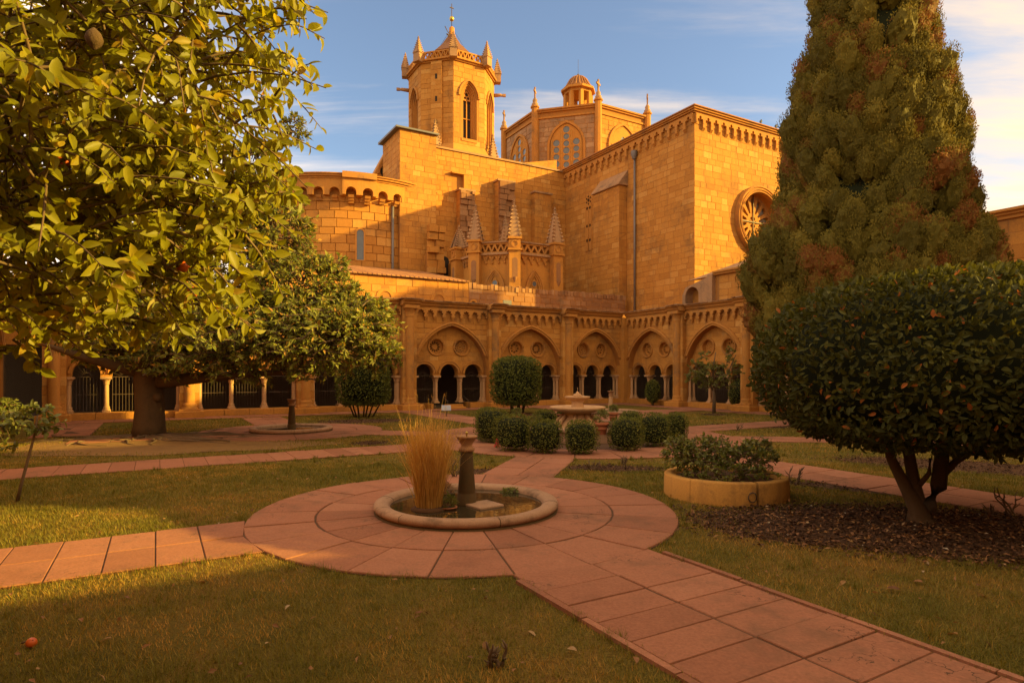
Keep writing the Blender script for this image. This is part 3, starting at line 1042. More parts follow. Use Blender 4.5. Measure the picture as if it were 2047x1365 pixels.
# broken toothing of an old wall at its foot
tu, tz = on_v(850, 470, SV)
bro = MB().box(tu - su0, tu - su0 + .9, -.5, 0, 5, 9.0).build('broken_buttress', JOINT, an)
lay = stone_layout(tu - su0 - .1, tu - su0 + 1.0, 5.6, 10.6, .42, (.35, .75), (), None, 65)
stones(bro, flat_map(0, -.5, 1, 0), lay, STONE, 60, (.05, .5), 66)
du, dz = on_v(884, 520, SV)
MB().plate([[(du - su0 - .1, 5), (du - su0 + .45, 5), (du - su0 + .45, 8.6)] + arc(du - su0 + .175, 8.6, .275, 0, PI, 6) + [(du - su0 - .1, 8.6)]], -.04, .0).build('dark_doorway', DARK, an)

# gable behind the annex
ga = thing('gable_wall', 'small ashlar gable with a round-headed window behind the left side of the stair block', 'church', (*W(-8.3, 14.2), 0), TH)
gx0, gz0 = on_v(742, 358, 14.2)
gx1, gz1 = on_v(776, 296, 14.2)
gx0 += 8.3; gx1 += 8.3
MB().plate([[(gx0 - 2, 4), (gx1 + 1.2, 4), (gx1 + 1.2, gz1 + .3), (gx1, gz1), (gx0, gz0), (gx0 - 2, gz0 - 3)]], 0, .8).build('wall', STONE, ga)
wx, wz = on_v(770, 345, 14.2)
wx += 8.3
m = MB().plate([arc(wx, wz, .55, -.3, PI + .3, 12) + arc(wx, wz, .40, -.3, PI + .3, 12)[::-1]], -.12, .02).build('window_hood', CARVED, ga)
MB().plate([circ(wx, wz, .34, 12)], -.03, .01).build('pane', DARK, m)

# apse
AU, AV, AR, AZ = -9.64, 17.5, 6.5, 13.1
ap = thing('apse', 'rounded ashlar apse with arched corbel table and one narrow window', 'church', (*W(AU, AV), 0), TH)
A0, A1 = PI + .02, 2 * PI + .02 - R(8)


def apse_map(s, z, d):
    a = A0 + s / AR
    return ((AR + d) * math.cos(a), (AR + d) * math.sin(a), z)


MB().lathe([(AR - .02, 4), (AR - .02, AZ - .25)], n=48, a0=A0, a1=A1, cap=False, smooth=True).build('wall', JOINT, ap)
# window position along the curve
k = (720 - CX) / FPX
aw = None
for i in range(2000):
    a = A0 + (A1 - A0) * i / 2000
    lx, ly = AR * math.cos(a), AR * math.sin(a)
    X, Y = W(AU + lx, AV + ly)
    if Y > 0 and X / Y >= k:
        aw = a
        break
sw = (aw - A0) * AR
wd = math.hypot(*W(AU + AR * math.cos(aw), AV + AR * math.sin(aw)))
wY = W(AU + AR * math.cos(aw), AV + AR * math.sin(aw))[1]
wz0, wz1 = CZ + (HOR - 520) / FPX * wY, CZ + (HOR - 466) / FPX * wY
SA = (A1 - A0) * AR
stones(ap, apse_map, stone_layout(0, SA, 6.0, AZ - 1.15, .46, (.55, .95), [blk_arch(sw, wz0, wz1, .22, .23)], None, 71), STONE, 170, (.030, .042), 71)
wm = lambda x, y, z: apse_map(sw + x, z, -y)
wo = MB().plate([[(-.30, wz0 - .06), (.30, wz0 - .06), (.30, wz1)] + arc(0, wz1, .30, 0, PI, 8)[1:-1] + [(-.30, wz1)],
                 [(-.20, wz0), (.20, wz0), (.20, wz1)] + arc(0, wz1, .20, 0, PI, 8)[1:-1] + [(-.20, wz1)]], -.07, .0, mp=wm).build('window', STONE, ap)
MB().plate([[(-.21, wz0), (.21, wz0), (.21, wz1)] + arc(0, wz1, .21, 0, PI, 8)[1:-1] + [(-.21, wz1)]], -.035, .0, mp=wm).build('pane', GLASS, wo)
# corbel table: round arches on stepped corbels under a bold cornice
na = 22
seg = SA / na
kb = range(int(sw / seg) - 1, int(sw / seg) + 1)
for i in range(na):
    c = seg * (i + .5)
    big = i in kb
    dp = .62 if big else .38
    mpf = (lambda c_: (lambda x, y, z: apse_map(c_ + x, z, -y)))(c)
    w = seg / 2
    r_ = w * .62
    top = AZ - .25
    zsp = top - .95
    out = [(-w, zsp), (-r_, zsp)] + list(reversed(arc(0, zsp + .18, r_, 0, PI, 8))) + [(r_, zsp), (w, zsp), (w, top), (-w, top)]
    MB().plate([out], -dp, 0, mp=mpf).build('corbel_arch', STONE, ap)
    cb = MB()
    for j in range(3 if big else 2):
        cb.add([mpf(-.15, -dp + .03 + j * .13, zsp - .14 * j), mpf(.15, -dp + .03 + j * .13, zsp - .14 * j), mpf(.15, .02, zsp - .14 * j), mpf(-.15, .02, zsp - .14 * j),
                mpf(-.15, -dp + .10 + j * .13, zsp - .14 * (j + 1)), mpf(.15, -dp + .10 + j * .13, zsp - .14 * (j + 1)), mpf(.15, .02, zsp - .14 * (j + 1)), mpf(-.15, .02, zsp - .14 * (j + 1))],
               [(0, 1, 2, 3), (7, 6, 5, 4), (1, 0, 4, 5), (2, 1, 5, 6), (0, 3, 7, 4)], .4)
    ob = cb.build('corbel', CARVED, ap)
    ob.data.transform(Matrix.Identity(4))
m = MB()
for o, z0, z1 in ((.42, AZ - .25, AZ - .14), (.52, AZ - .14, AZ - .02), (.60, AZ - .02, AZ + .04)):
    m.lathe([(AR, z0), (AR + o, z0), (AR + o, z1), (AR - .4, z1)], n=48, a0=A0, a1=A1, cap=False, smooth=False)
ca0, ca1 = A0 + kb[0] * seg / AR, A0 + (kb[-1] + 1) * seg / AR
m.lathe([(AR, AZ - .25), (AR + .75, AZ - .25), (AR + .75, AZ + .10), (AR - .2, AZ + .10)], n=8, a0=ca0, a1=ca1, cap=False, smooth=False)
m.build('cornice', CARVED, ap)
m = MB().lathe([(AR + .5, AZ + .045), (0.3, AZ + .5)], n=48, a0=A0, a1=A1, cap=False, smooth=False).build('roof', TILE, ap)
kp = (783 - CX) / FPX
pa = aw
while True:
    X, Y = W(AU + AR * math.cos(pa), AV + AR * math.sin(pa))
    if X / Y >= kp or pa > A1: break
    pa += .002
o = MB().tube([(math.cos(pa) * (AR + .12), math.sin(pa) * (AR + .12), 11.6), (math.cos(pa) * (AR + .12), math.sin(pa) * (AR + .12), 5)], .08, 8).build('drainpipe', PIPE, ap)

# ---------------------------------------------------------------- bell tower
BU, BV, BD = -1.7, 18.0, 6.0


def octagon(D, a0=PI / 8):
    r = D / 2 / math.cos(PI / 8)
    return [(r * math.cos(a0 + PI / 4 * i), r * math.sin(a0 + PI / 4 * i)) for i in range(8)]


def oct_prism(mb, D, z0, z1, D2=None, tone=.5):
    a, b = octagon(D), octagon(D2 or D)
    return mb.add([(x, y, z0) for x, y in a] + [(x, y, z1) for x, y in b],
                  [tuple(reversed(range(8))), tuple(range(8, 16))] + [(i, (i + 1) % 8, 8 + (i + 1) % 8, 8 + i) for i in range(8)], tone)


def face_frame(D, k):
    """middle of face k (outward angle k*45 deg): origin, direction, rotation for local -y outward"""
    a = PI / 4 * k
    return (D / 2 * math.cos(a), D / 2 * math.sin(a)), a + PI / 2


def face_map(D, k):
    (ox, oy), rz = face_frame(D, k)
    dx, dy = math.cos(rz), math.sin(rz)
    return lambda s, z, d: (ox + s * dx + d * dy, oy + s * dy - d * dx, z)


bt_ = thing('bell_tower', 'octagonal gothic bell tower with tall traceried window, crocketed pinnacles and pointed cap', 'tower', (*W(BU, BV), 0), TH)
FW = BD * math.tan(PI / 8)
for zz0, zz1, D1, D2 in ((14.5, 17.3, BD + .7, BD + .7), (17.3, 17.9, BD + .7, BD)):
    oct_prism(MB(), D1, zz0, zz1, D2).build('tower_base', STONE, bt_)
VIS = {5: 'f', 6: 'r', 4: 'l', 7: 'e'}          # faces turned to the camera: diagonal, -v, -u, right diagonal
ZT0, ZT1 = 17.9, 23.75
WIN = (18.35, 21.35, .72, 1.15)                 # sill, springing, half width, rise
for k in range(8):
    (ox, oy), rz = face_frame(BD, k)
    has = k % 2 == 0 or k == 7
    out = [[(-FW / 2, ZT0), (FW / 2, ZT0), (FW / 2, ZT1), (-FW / 2, ZT1)]]
    a, rise = (.62, 1.05)
    if has:
        arch = pointed(0, WIN[1], a, rise, 8)
        out.append([(-a, WIN[0])] + arch + [(a, WIN[0])])
    w = MB().plate(out, 0, .55).build('wall', JOINT, bt_, (ox, oy, 0), rot=(0, 0, rz))
    if k in VIS:
        bl = [blk_arch(0, WIN[0], WIN[1], a, rise, .14)] if has else [blk_rect(-.42, .42, ZT0, ZT1)]
        stones(w, flat_map(0, 0, 1, 0), stone_layout(-FW / 2, FW / 2, ZT0, ZT1, .36, (.45, .85), bl, None, 80 + k), STONE, 60 if k in (5, 6) else 24, (.004, .02), 80 + k)
    if has:
        o2, i2 = pointed(0, WIN[1], a, rise, 10, .24), pointed(0, WIN[1], a, rise, 10, .10)
        MB().plate([i2 + o2[::-1]], -.12, .02).build('window_hood', CARVED, w)
        m = MB()
        for q in range(3):
            oo, ii = pointed(0, WIN[1], a - .1 * q, rise - .1 * q, 8), pointed(0, WIN[1], a - .1 * q - .1, rise - .1 * q - .12, 8)
            m.plate([[(-a + .1 * q, WIN[0])] + oo + [(a - .1 * q, WIN[0]), (a - .1 * q - .1, WIN[0])] + ii[::-1] + [(-a + .1 * q + .1, WIN[0])]], .1 + .11 * q, .55)
        m.build('reveal', CARVED, w)
        t = MB().box(-.035, .035, .40, .48, WIN[0], WIN[1] + .1)
        t.plate([pointed(0, WIN[1] - .05, .31, .72, 8) + [(.31, WIN[1] - .1), (-.31, WIN[1] - .1)], circ(0, WIN[1] + .36, .13, 8), circ(-.13, WIN[1] + .10, .10, 7), circ(.13, WIN[1] + .10, .10, 7)], .40, .47)
        t.box(-.31, .31, .40, .47, 19.9, 19.96)
        t.build('tracery', CARVED, w)
        MB().box(-.35, .35, .50, .53, WIN[0], WIN[1] + .9).build('opening', DARK, w)
        MB().box(-a, a, -.06, .5, WIN[0] - .2, WIN[0]).build('sill', CARVED, w)
# stair turret strip with slits on the face nearest the camera
(ox, oy), rz = face_frame(BD, 5)
st_ = MB().box(-.42, .42, -.14, .0, ZT0, ZT1).build('stair_turret', STONE, bt_, (ox, oy, 0), rot=(0, 0, rz))
stones(st_, flat_map(0, -.14, 1, 0), stone_layout(-.42, .42, ZT0, ZT1, .36, (.4, .85), (), None, 90), STONE, 20, (.004, .02), 90)
for z in (19.2, 20.9, 22.5):
    MB().box(-.07, .07, -.168, -.13, z, z + .36).build('slit', DARK, st_)
m = MB()
for o, z0, z1 in ((.12, ZT1, ZT1 + .1), (.26, ZT1 + .1, ZT1 + .2)):
    oct_prism(m, BD + o * 2, z0, z1)
m.build('string_course', CARVED, bt_)
PZ = ZT1 + .2
for k in range(8):
    (ox, oy), rz = face_frame(BD + .2, k)
    w = FW / 2 - .2
    holes, n = [], 6
    for i in range(n):
        x0, x1 = -w + 2 * w * i / n, -w + 2 * w * (i + 1) / n
        c = (x0 + x1) / 2
        holes.append([(x0 + .06, .12), (x1 - .06, .12), (c, .48)])
        if i: holes.append([(x0 - .11, .50), (x0, .2), (x0 + .11, .50)])
    MB().plate([[(-w, 0), (w, 0), (w, .6), (-w, .6)]] + holes, 0, .14).build('parapet', CARVED, bt_, (ox, oy, PZ), rot=(0, 0, rz))


def pinnacle_mesh(h, w, base=0.0, name='pinnacle', rows=6):
    m = MB()
    if base: m.box(-w / 2, w / 2, -w / 2, w / 2, 0, base).box(-w * .58, w * .58, -w * .58, w * .58, base, base + .06)
    z0 = base + (.06 if base else 0)
    q = w / 2 * .95
    m.add([(-q, -q, z0), (q, -q, z0), (q, q, z0), (-q, q, z0), (-.03, -.03, z0 + h), (.03, -.03, z0 + h), (.03, .03, z0 + h), (-.03, .03, z0 + h)],
          [(0, 1, 5, 4), (1, 2, 6, 5), (2, 3, 7, 6), (3, 0, 4, 7), (4, 5, 6, 7)])
    for j in range(rows):                    # crockets up the four edges
        t = (j + .5) / rows * .9
        r_ = q * (1 - t) + .03 * t
        s = .055 * w / .5 * (1.15 - .5 * t)
        for sx, sy in ((-1, -1), (1, -1), (1, 1), (-1, 1)):
            x, y, z = sx * r_, sy * r_, z0 + h * t
            m.add([(x + sx * s, y + sy * s, z + s * .6), (x - sy * s, y + sx * s, z), (x + sy * s, y - sx * s, z), (x, y, z + s * 1.8), (x, y, z - s)],
                  [(0, 3, 1), (0, 2, 3), (0, 1, 4), (0, 4, 2)], .6)
    for zz, r_ in ((z0 + h * .93, .07), (z0 + h, .095), (z0 + h + .1, .05)):
        m.lathe([(.02, -.05), (r_ * w / .5, 0), (.02, .06)], (0, 0, zz), 6, cap=False)
    return m.mesh(name, GREYST)


pin = pinnacle_mesh(1.05, .52, .62)
for i, (x, y) in enumerate(octagon(BD + .45)):
    link('pinnacle', pin, bt_, (x, y, PZ - .15), (0, 0, PI / 8 + PI / 4 * i))
gm = MB().tube([(0, 0, 0), (0, -.5, .05), (0, -.75, .02)], [.14, .12, .07], 6).box(-.09, .09, -.9, -.65, -.05, .13).mesh('gargoyle', GREYST)
for k in (3, 7):
    x, y = octagon(BD)[k]
    link('gargoyle', gm, bt_, (x, y, ZT1 - .9), (0, 0, math.atan2(y, x) + PI / 2))
# timber bell cap with tiled pyramid
oct_prism(MB(), 2.0, PZ - .1, PZ + 1.5).build('cap_drum', STONE, bt_)
a = octagon(3.3)
MB().add([(x, y, PZ + 1.45) for x, y in a] + [(x * .5, y * .5, PZ + 2.35) for x, y in a] + [(x * .12, y * .12, PZ + 3.35) for x, y in a],
         [tuple(reversed(range(8)))] + [(i, (i + 1) % 8, 8 + (i + 1) % 8, 8 + i) for i in range(8)] + [(8 + i, 8 + (i + 1) % 8, 16 + (i + 1) % 8, 16 + i) for i in range(8)] + [tuple(range(16, 24))]).build('cap_roof', DARKTILE, bt_)
MB().lathe([(.30, 3.2), (.30, 3.3), (.22, 3.34), (.20, 3.85), (.08, 3.95)], (0, 0, PZ), 10).build('chimney_pot', CARVED, bt_)
MB().tube([(0, 0, PZ + 3.9), (0, 0, PZ + 5.7)], .03, 5).box(-.16, .16, -.025, .025, PZ + 5.36, PZ + 5.42).build('cross_rod', IRON, bt_)
MB().lathe([(0.02, -.2), (.14, -.14), (.19, 0), (.14, .14), (.02, .2)], (0, 0, PZ + 4.55), 10, cap=False).build('gilded_ball', BRASS, bt_)
MB().tube([(0, 0, PZ + 3.2), (-.5, -.3, PZ + 3.35), (-.75, -.4, PZ + 3.6)], .03, 5).tube([(0, 0, PZ + 3.1), (-.55, -.3, PZ + 3.12)], .05, 5).build('bell_bracket', IRON, bt_)
g = MB()
for x, y in ((-1.6, -1.2), (1.6, -1.2), (-1.9, -.2)):
    g.tube([(0, 0, PZ + 3.9), (x, y, PZ + .6)], .012, 3)
g.build('guy_wire', IRON, bt_)
# two big pinnacles at the foot
pin2 = pinnacle_mesh(1.7, .62, 0, rows=7)
for (px_, py_, vv) in ((870, 292, 14.4), (985, 318, 15.0)):
    u_, z_ = on_v(px_, py_, vv)
    link('pinnacle', pin2, bt_, (u_ - BU, vv - BV, z_), (0, 0, 0))

# ---------------------------------------------------------------- crossing tower (lantern)
LU, LV, LD, LZ = 13.75, 22.9, 13.0, 23.95
lt = thing('lantern_tower', 'broad octagonal crossing tower with rows of round panes and small tiled cupola', 'tower', (*W(LU, LV), 0), TH)
LF = LD * math.tan(PI / 8)
oct_prism(MB(), LD, 13, LZ).build('wall', JOINT, lt)
m = MB()
for o, z0, z1 in ((.10, LZ - .55, LZ - .40), (.14, LZ - .02, LZ + .12), (.26, LZ + .12, LZ + .26)):
    oct_prism(m, LD + o * 2, z0, z1)
m.build('cornice', CARVED, lt)
for k in (4, 5, 6, 7):
    fm = face_map(LD, k)
    (ox, oy), rz = face_frame(LD, k)
    z0, zs = 16.6, 20.9
    blk = [blk_arch(0, z0, zs, 1.45, 1.95, .1)]
    stones(lt, fm, stone_layout(-LF / 2 + .3, LF / 2 - .3, 15.5, LZ - .6, .40, (.5, 1.0), blk, None, 100 + k), GREYST if k != 6 else STONE, 60, (.006, .03), 100 + k)
    o2, i2 = pointed(0, zs, 1.45, 1.95, 12, .2), pointed(0, zs, 1.45, 1.95, 12, 0)
    o3 = [(-1.65, z0)] + o2 + [(1.65, z0), (1.45, z0)] + i2[::-1] + [(-1.45, z0)]
    w = MB().plate([o3], -.16, .02).build('blind_arch', CARVED, lt, (ox, oy, 0), rot=(0, 0, rz))
    if k in (4, 5):
        outs = [[(-1.41, z0)] + pointed(0, zs, 1.41, 1.9, 12) + [(1.41, z0)]]
        for cx_, n, zt in ((-.86, 8, 21.2), (0, 9, 22.3), (.86, 8, 21.2)):
            for j in range(n):
                outs.append(circ(cx_, zt - j * .60, 0.26 if j % 3 else .29, 10))
        tb = MB().plate(outs, -.06, .02)
        for xb in (-1.27, -.43, .43, 1.27):
            tb.tube([(xb, -.08, z0), (xb, -.08, 21.5 if abs(xb) > 1 else 22.2)], .06, 6)
        tb.build('tracery', STONE, w)
        MB().plate([[(-1.38, z0)] + pointed(0, zs, 1.38, 1.85, 10) + [(1.38, z0)]], -.015, .015).build('glass', GLASS, w)
    else:
        outs = [[(-1.41, z0)] + pointed(0, zs, 1.41, 1.9, 12) + [(1.41, z0)]]
        for cx_, h_ in ((-.86, 20.6), (0, 21.5), (.86, 20.9)):
            outs.append([(cx_ - .27, z0 + .3), (cx_ + .27, z0 + .3)] + [(x, z) for x, z in reversed(pointed(cx_, h_, .27, .42, 5))])
        MB().plate(outs, -.06, .02).build('tracery', STONE, w)
        MB().plate([[(-1.38, z0)] + pointed(0, zs, 1.38, 1.85, 10) + [(1.38, z0)]], -.015, .015).build('glass', GLASS, w)
        for z in np.arange(17.3, 21.2, .62):
            MB().box(-1.3, 1.3, -.10, -.065, z, z + .06).build('glazing_bar', STONE, w)
cross = MB().box(-.07, .07, -.06, .06, 0, .95).box(-.34, .34, -.06, .06, .5, .66).lathe([(.26, -.7), (.30, -.5), (.18, -.4), (.22, -.2), (.10, 0)], (0, 0, 0), 8).mesh('stone_cross', GREYST)
for i, (x, y) in enumerate(octagon(LD + .2)):
    if i in (3, 4, 5, 6):
        b = MB().lathe([(.30, 14), (.30, LZ + .40), (.40, LZ + .45), (.40, LZ + .57)], (x, y, 0), 8, smooth=False).build('corner_shaft', CARVED, lt)
        link('stone_cross', cross, lt, (x, y, LZ + 1.3), (0, 0, PI / 4 + (0 if i != 5 else -.3)))
a = octagon(LD)
MB().add([(x, y, LZ + .26) for x, y in a] + [(x * .22, y * .22, LZ + 2.4) for x, y in a], [(i, (i + 1) % 8, 8 + (i + 1) % 8, 8 + i) for i in range(8)] + [tuple(range(8, 16))]).build('roof', TILE, lt)
cz = LZ + 2.3
cu_ = oct_prism(MB(), 2.3, cz, cz + .3).build('cupola', STONE, lt)
for x, y in octagon(2.25):
    MB().box(x - .17, x + .17, y - .17, y + .17, cz + .3, cz + 1.75).build('post', STONE, cu_)
m = MB()
oct_prism(m, 2.5, cz + 1.75, cz + 2.0); oct_prism(m, 3.1, cz + 2.0, cz + 2.2)
m.build('entablature', STONE, cu_)
rp = [(1.5, 2.2), (1.22, 2.5), (1.02, 2.85), (.85, 3.15), (.58, 3.4), (.25, 3.52)]
MB().lathe([(r_, cz + z) for r_, z in rp], n=8, a0=PI / 8, a1=2 * PI + PI / 8, smooth=False).build('dome_roof', TILE, cu_)
rib = MB()
for i in range(24):
    t = 2 * PI * i / 24
    rib.tube([(r_ * 1.01 * math.cos(t), r_ * 1.01 * math.sin(t), cz + z) for r_, z in rp], .06, 5)
rib.build('ridge_tiles', TILE, cu_)
MB().lathe([(.02, 3.45), (.14, 3.55), (.17, 3.7), (.02, 3.85)], (0, 0, cz), 8, cap=False).tube([(0, 0, cz + 3.8), (0, 0, cz + 5.2)], .018, 4).build('finial', IRON, cu_)

# flying arch between the two towers
fb = thing('flying_buttress', 'short stone flying arch in the gap between the bell tower and the crossing tower', 'buttress', (*W(4.2, 17.5), 0), TH)
MB().plate([[(-3.2, 16.0), (-2.4, 16.0)] + list(reversed(arc(.6, 15.2, 2.6, .5, PI - .3, 8))) + [(3.4, 16.4), (3.4, 19.2), (-3.2, 17.6)]], 0, .7).build('arch', STONE, fb)

# ---------------------------------------------------------------- gothic chapel with tracery parapet
CV = 5.4
cu0, cz0 = on_v(1027, 505, CV)
ch = thing('gothic_chapel', 'low polygonal gothic chapel with pierced parapet and four crocketed pinnacles', 'chapel', (*W(cu0, CV), 0), TH)
cu1, _ = on_v(1107, 510, CV)
Lc = cu1 - cu0
q = 1.95
V2 = (0.0, 0.0)
V3 = (Lc, 0.0)
V1 = (-q * .7071 * 1.15, q * .7071 * 1.15)
V0 = (V1[0] - .1, V1[1] + 1.9)
V4 = (V3[0] + 1.6, 1.6)
PB = cz0                                     # foot of the parapet
PTOP = PB + .62
poly = [V0, V1, V2, V3, V4, (V4[0], 6), (V0[0], 6)]
m = MB()
n = len(poly)
m.add([(x, y, 5) for x, y in poly] + [(x, y, PB) for x, y in poly], [tuple(reversed(range(n))), tuple(range(n, 2 * n))] + [(i, (i + 1) % n, n + (i + 1) % n, n + i) for i in range(n)])
m.build('wall', STONE, ch)
for a, b in ((V0, V1), (V1, V2), (V2, V3)):
    dx, dy = b[0] - a[0], b[1] - a[1]
    L = math.hypot(dx, dy)
    rz = math.atan2(dy, dx)
    mid = ((a[0] + b[0]) / 2, (a[1] + b[1]) / 2)
    w = L / 2 - .2
    holes, nn = [], 5
    for i in range(nn):
        x0, x1 = -w + 2 * w * i / nn, -w + 2 * w * (i + 1) / nn
        c, hw = (x0 + x1) / 2, (x1 - x0) / 2
        holes.append([(c - hw * .7, .10), (c + hw * .7, .10), (c + hw * .1, .36), (c - hw * .1, .36)])
        if i: holes.append([(x0 - hw * .66, .50), (x0 - hw * .08, .22), (x0 + hw * .08, .22), (x0 + hw * .66, .50)])
    MB().plate([[(-w, 0), (w, 0), (w, .6), (-w, .6)]] + holes, -.06, .10).build('parapet', CARVED, ch, (*mid, PB), rot=(0, 0, rz))
    MB().box(-w, w, .16, .2, 0, .58, .2).build('parapet_backing', STONE, ch, (*mid, PB), rot=(0, 0, rz))
    MB().box(-w - .1, w + .1, -.20, .0, -.10, .03).box(-w - .1, w + .1, -.14, .1, .60, .68).build('string_course', GREYST, ch, (*mid, PB), rot=(0, 0, rz))
    for i in range(5):
        x = -w + 2 * w * (i + .5) / 5
        MB().plate([trefoil_arch(2 * w / 5 * .96, .36)], -.09, 0).box(-w / 5, -w / 5 + .09, -.1, 0, -.12, 0).build('corbel_arch', CARVED, ch, (mid[0] + x * math.cos(rz), mid[1] + x * math.sin(rz), PB - .46), rot=(0, 0, rz))
    if a is not V0:
        m = MB()
        for j in range(4):
            o2, i2 = pointed(0, 6.0, .62 - .10 * j, 1.25 - .12 * j, 8, .0), pointed(0, 6.0, .52 - .10 * j, 1.13 - .12 * j, 8, 0)
            m.plate([o2 + i2[::-1]], -.14 + .05 * j, .0)
        wo = m.build('window_arch', CARVED, ch, (*mid, .30), rot=(0, 0, rz))
        MB().plate([circ(0, 6.42, .20, 14), circ(0, 6.42, .15, 12)], -.04, .0).build('tracery', CARVED, wo)
        MB().plate([circ(0, 6.42, .16, 12)], -.02, .0).build('pane', GLASS, wo)
bn = 0
for (x, y), dirn, dz, ph in ((V0, PI * 1.0, -.1, 1.25), (V1, PI * 1.25, 0, 1.95), (V2, PI * 1.375, .05, 2.05), (V3, PI * 1.5, 0, 2.0)):
    b = MB().box(-.32, .32, -.50, .3, 5, PB + .02).box(-.40, .40, -.60, .3, PB, PB + .10).box(-.32, .32, -.50, .3, PB + .10, PTOP + .02).box(-.40, .40, -.58, .3, PTOP + .02, PTOP + .14).box(-.42, .42, -.62, .3, 6.1, 6.22)
    bo = b.build('buttress', STONE, ch, (x, y, dz), rot=(0, 0, dirn + PI / 2))
    MB().plate([[(-.15, 6.9), (.15, 6.9), (.15, 7.85)] + arc(0, 7.85, .15, 0, PI, 6)[1:-1] + [(-.15, 7.85)]], -.505, -.49).lathe([(.02, 6.6), (.13, 6.85), (.13, 6.9)], (0, -.5, 0), 8).build('niche', RUBBLE, bo)
    MB().plate([circ(0, PB + .36, .22, 12), circ(0, PB + .36, .15, 12)], -.54, -.5).build('roundel', CARVED, bo)
    link('pinnacle', pinnacle_mesh(ph, .72, 0, rows=8), bo, (0, -.12, PTOP + .14), (0, 0, 0))
u_, z_ = on_v(1010, 480, CV + 2.2)
link('pinnacle', pinnacle_mesh(1.5, .5, 0, rows=6), ch, (u_ - cu0, 2.2, z_ - .1))

# ---------------------------------------------------------------- terrace wall above the arcade
lw = thing('terrace_building', 'low stone storey with small arched windows above the arcade facing the camera', 'wall', (*W(0, 4.5), 0), TH)
LZT = 6.33
ub = on_v(937, 570, 4.5)[0]
MB().box(-17, ub, 0, .5, 4.67, LZT).build('ashlar_wall', JOINT, lw)
MB().box(ub, 3.9, 0, .5, 4.67, LZT - .06).build('rubble_wall', JOINT, lw)
holesb = []
for (px_, w_) in ((668, .32), (770, .30), (877, .30)):
    u_ = on_v(px_, 590, 4.5)[0]
    holesb.append((u_, w_))
bl = [blk_arch(u_, 4.6, 5.30, w_, w_ + .02, .02) for u_, w_ in holesb]
stones(lw, flat_map(0, 0, 1, 0), stone_layout(-17, ub, 4.9, LZT, .33, (.45, .9), bl, None, 120), STONE, 90, (.004, .015), 120)
stones(lw, flat_map(0, 0, 1, 0), stone_layout(ub, 3.9, 4.9, LZT - .3, .30, (.25, .9), (), None, 121), RUBBLE, 90, (.006, .03), 121, (0.1, 1))
for u_, w_ in holesb:
    o = arc(u_, 5.30, w_ + .16, 0, PI, 10)
    i_ = arc(u_, 5.30, w_, 0, PI, 10)
    wo = MB().plate([o + i_[::-1]], -.045, .0).build('window_arch', STONE, lw)
    MB().plate([[(u_ - w_, 4.75), (u_ + w_, 4.75)] + arc(u_, 5.30, w_, 0, PI, 10)], -.006, .0).build('splay', JOINT, wo)
    MB().plate([[(u_ - w_ * .75, 4.75), (u_ - w_ * .1, 4.75), (u_ - w_ * .1, 5.2)] + arc(u_ - w_ * .42, 5.2, w_ * .32, 0, PI, 6)[1:-1] + [(u_ - w_ * .75, 5.2)]], -.014, .0).build('opening', DARK, wo)
u_ = on_v(946, 600, 4.5)[0]
wo = MB().plate([arc(u_, 5.25, .24, 0, PI, 8) + arc(u_, 5.25, .14, 0, PI, 8)[::-1]], -.05, 0).build('window_arch', STONE, lw)
MB().plate([[(u_ - .1, 4.8), (u_ + .1, 4.8)] + arc(u_, 5.25, .1, 0, PI, 6)], -.012, 0).build('opening', DARK, wo)
u_ = on_v(1014, 600, 4.5)[0]
MB().box(u_ - .26, u_ + .26, -.03, .0, 4.9, 5.55).build('metal_panel', LEAD, lw)
m = MB()
r_ = random.Random(5)
for x in np.arange(ub, 3.8, .22):
    m.box(x, x + r_.uniform(.16, .21), -.04 + r_.uniform(-.03, .03), .5, LZT - .28 + r_.uniform(-.03, .0), LZT - .02 + r_.uniform(-.05, .06), r_.random(), .02)
m.build('rubble_coping', RUBBLE, lw, kind='stuff')
# tiled lean-to roof behind its left half
m = MB()
y1, zr1 = 6.2, 7.75
for i, x in enumerate(np.arange(-14.5, ub - .2, .24)):
    m.add([(x, -.18, LZT + .03), (x + .2, -.18, LZT + .03), (x + .2, y1, zr1), (x, y1, zr1), (x + .03, -.18, LZT + .09), (x + .17, -.18, LZT + .09), (x + .17, y1, zr1 + .06), (x + .03, y1, zr1 + .06)],
          [(4, 5, 6, 7), (0, 4, 7, 3), (1, 2, 6, 5), (0, 1, 5, 4)], r_.random())
m.build('roof_tiles', TILE, lw, kind='stuff')
MB().add([(-14.6, -.16, LZT + .02), (ub - .1, -.16, LZT + .02), (ub - .1, y1, zr1), (-14.6, y1, zr1)], [(0, 1, 2, 3)]).build('roof', TILE, lw)
MB().box(on_v(1125, 570, 5)[0], 4.4, 1.6, 1.9, 6.0, 6.55).build('inner_parapet', STONE, lw)

# ---------------------------------------------------------------- things above the right arcade
sp = thing('side_chapel', 'small stone chapel with arched niche and cornice above the right arcade, below the rose window', 'chapel', (*W(.9, 0), 0), TH - R(90))


def cx_(px_, py_, u=.9):
    v, z = on_u(px_, py_, u)
    return -v, z


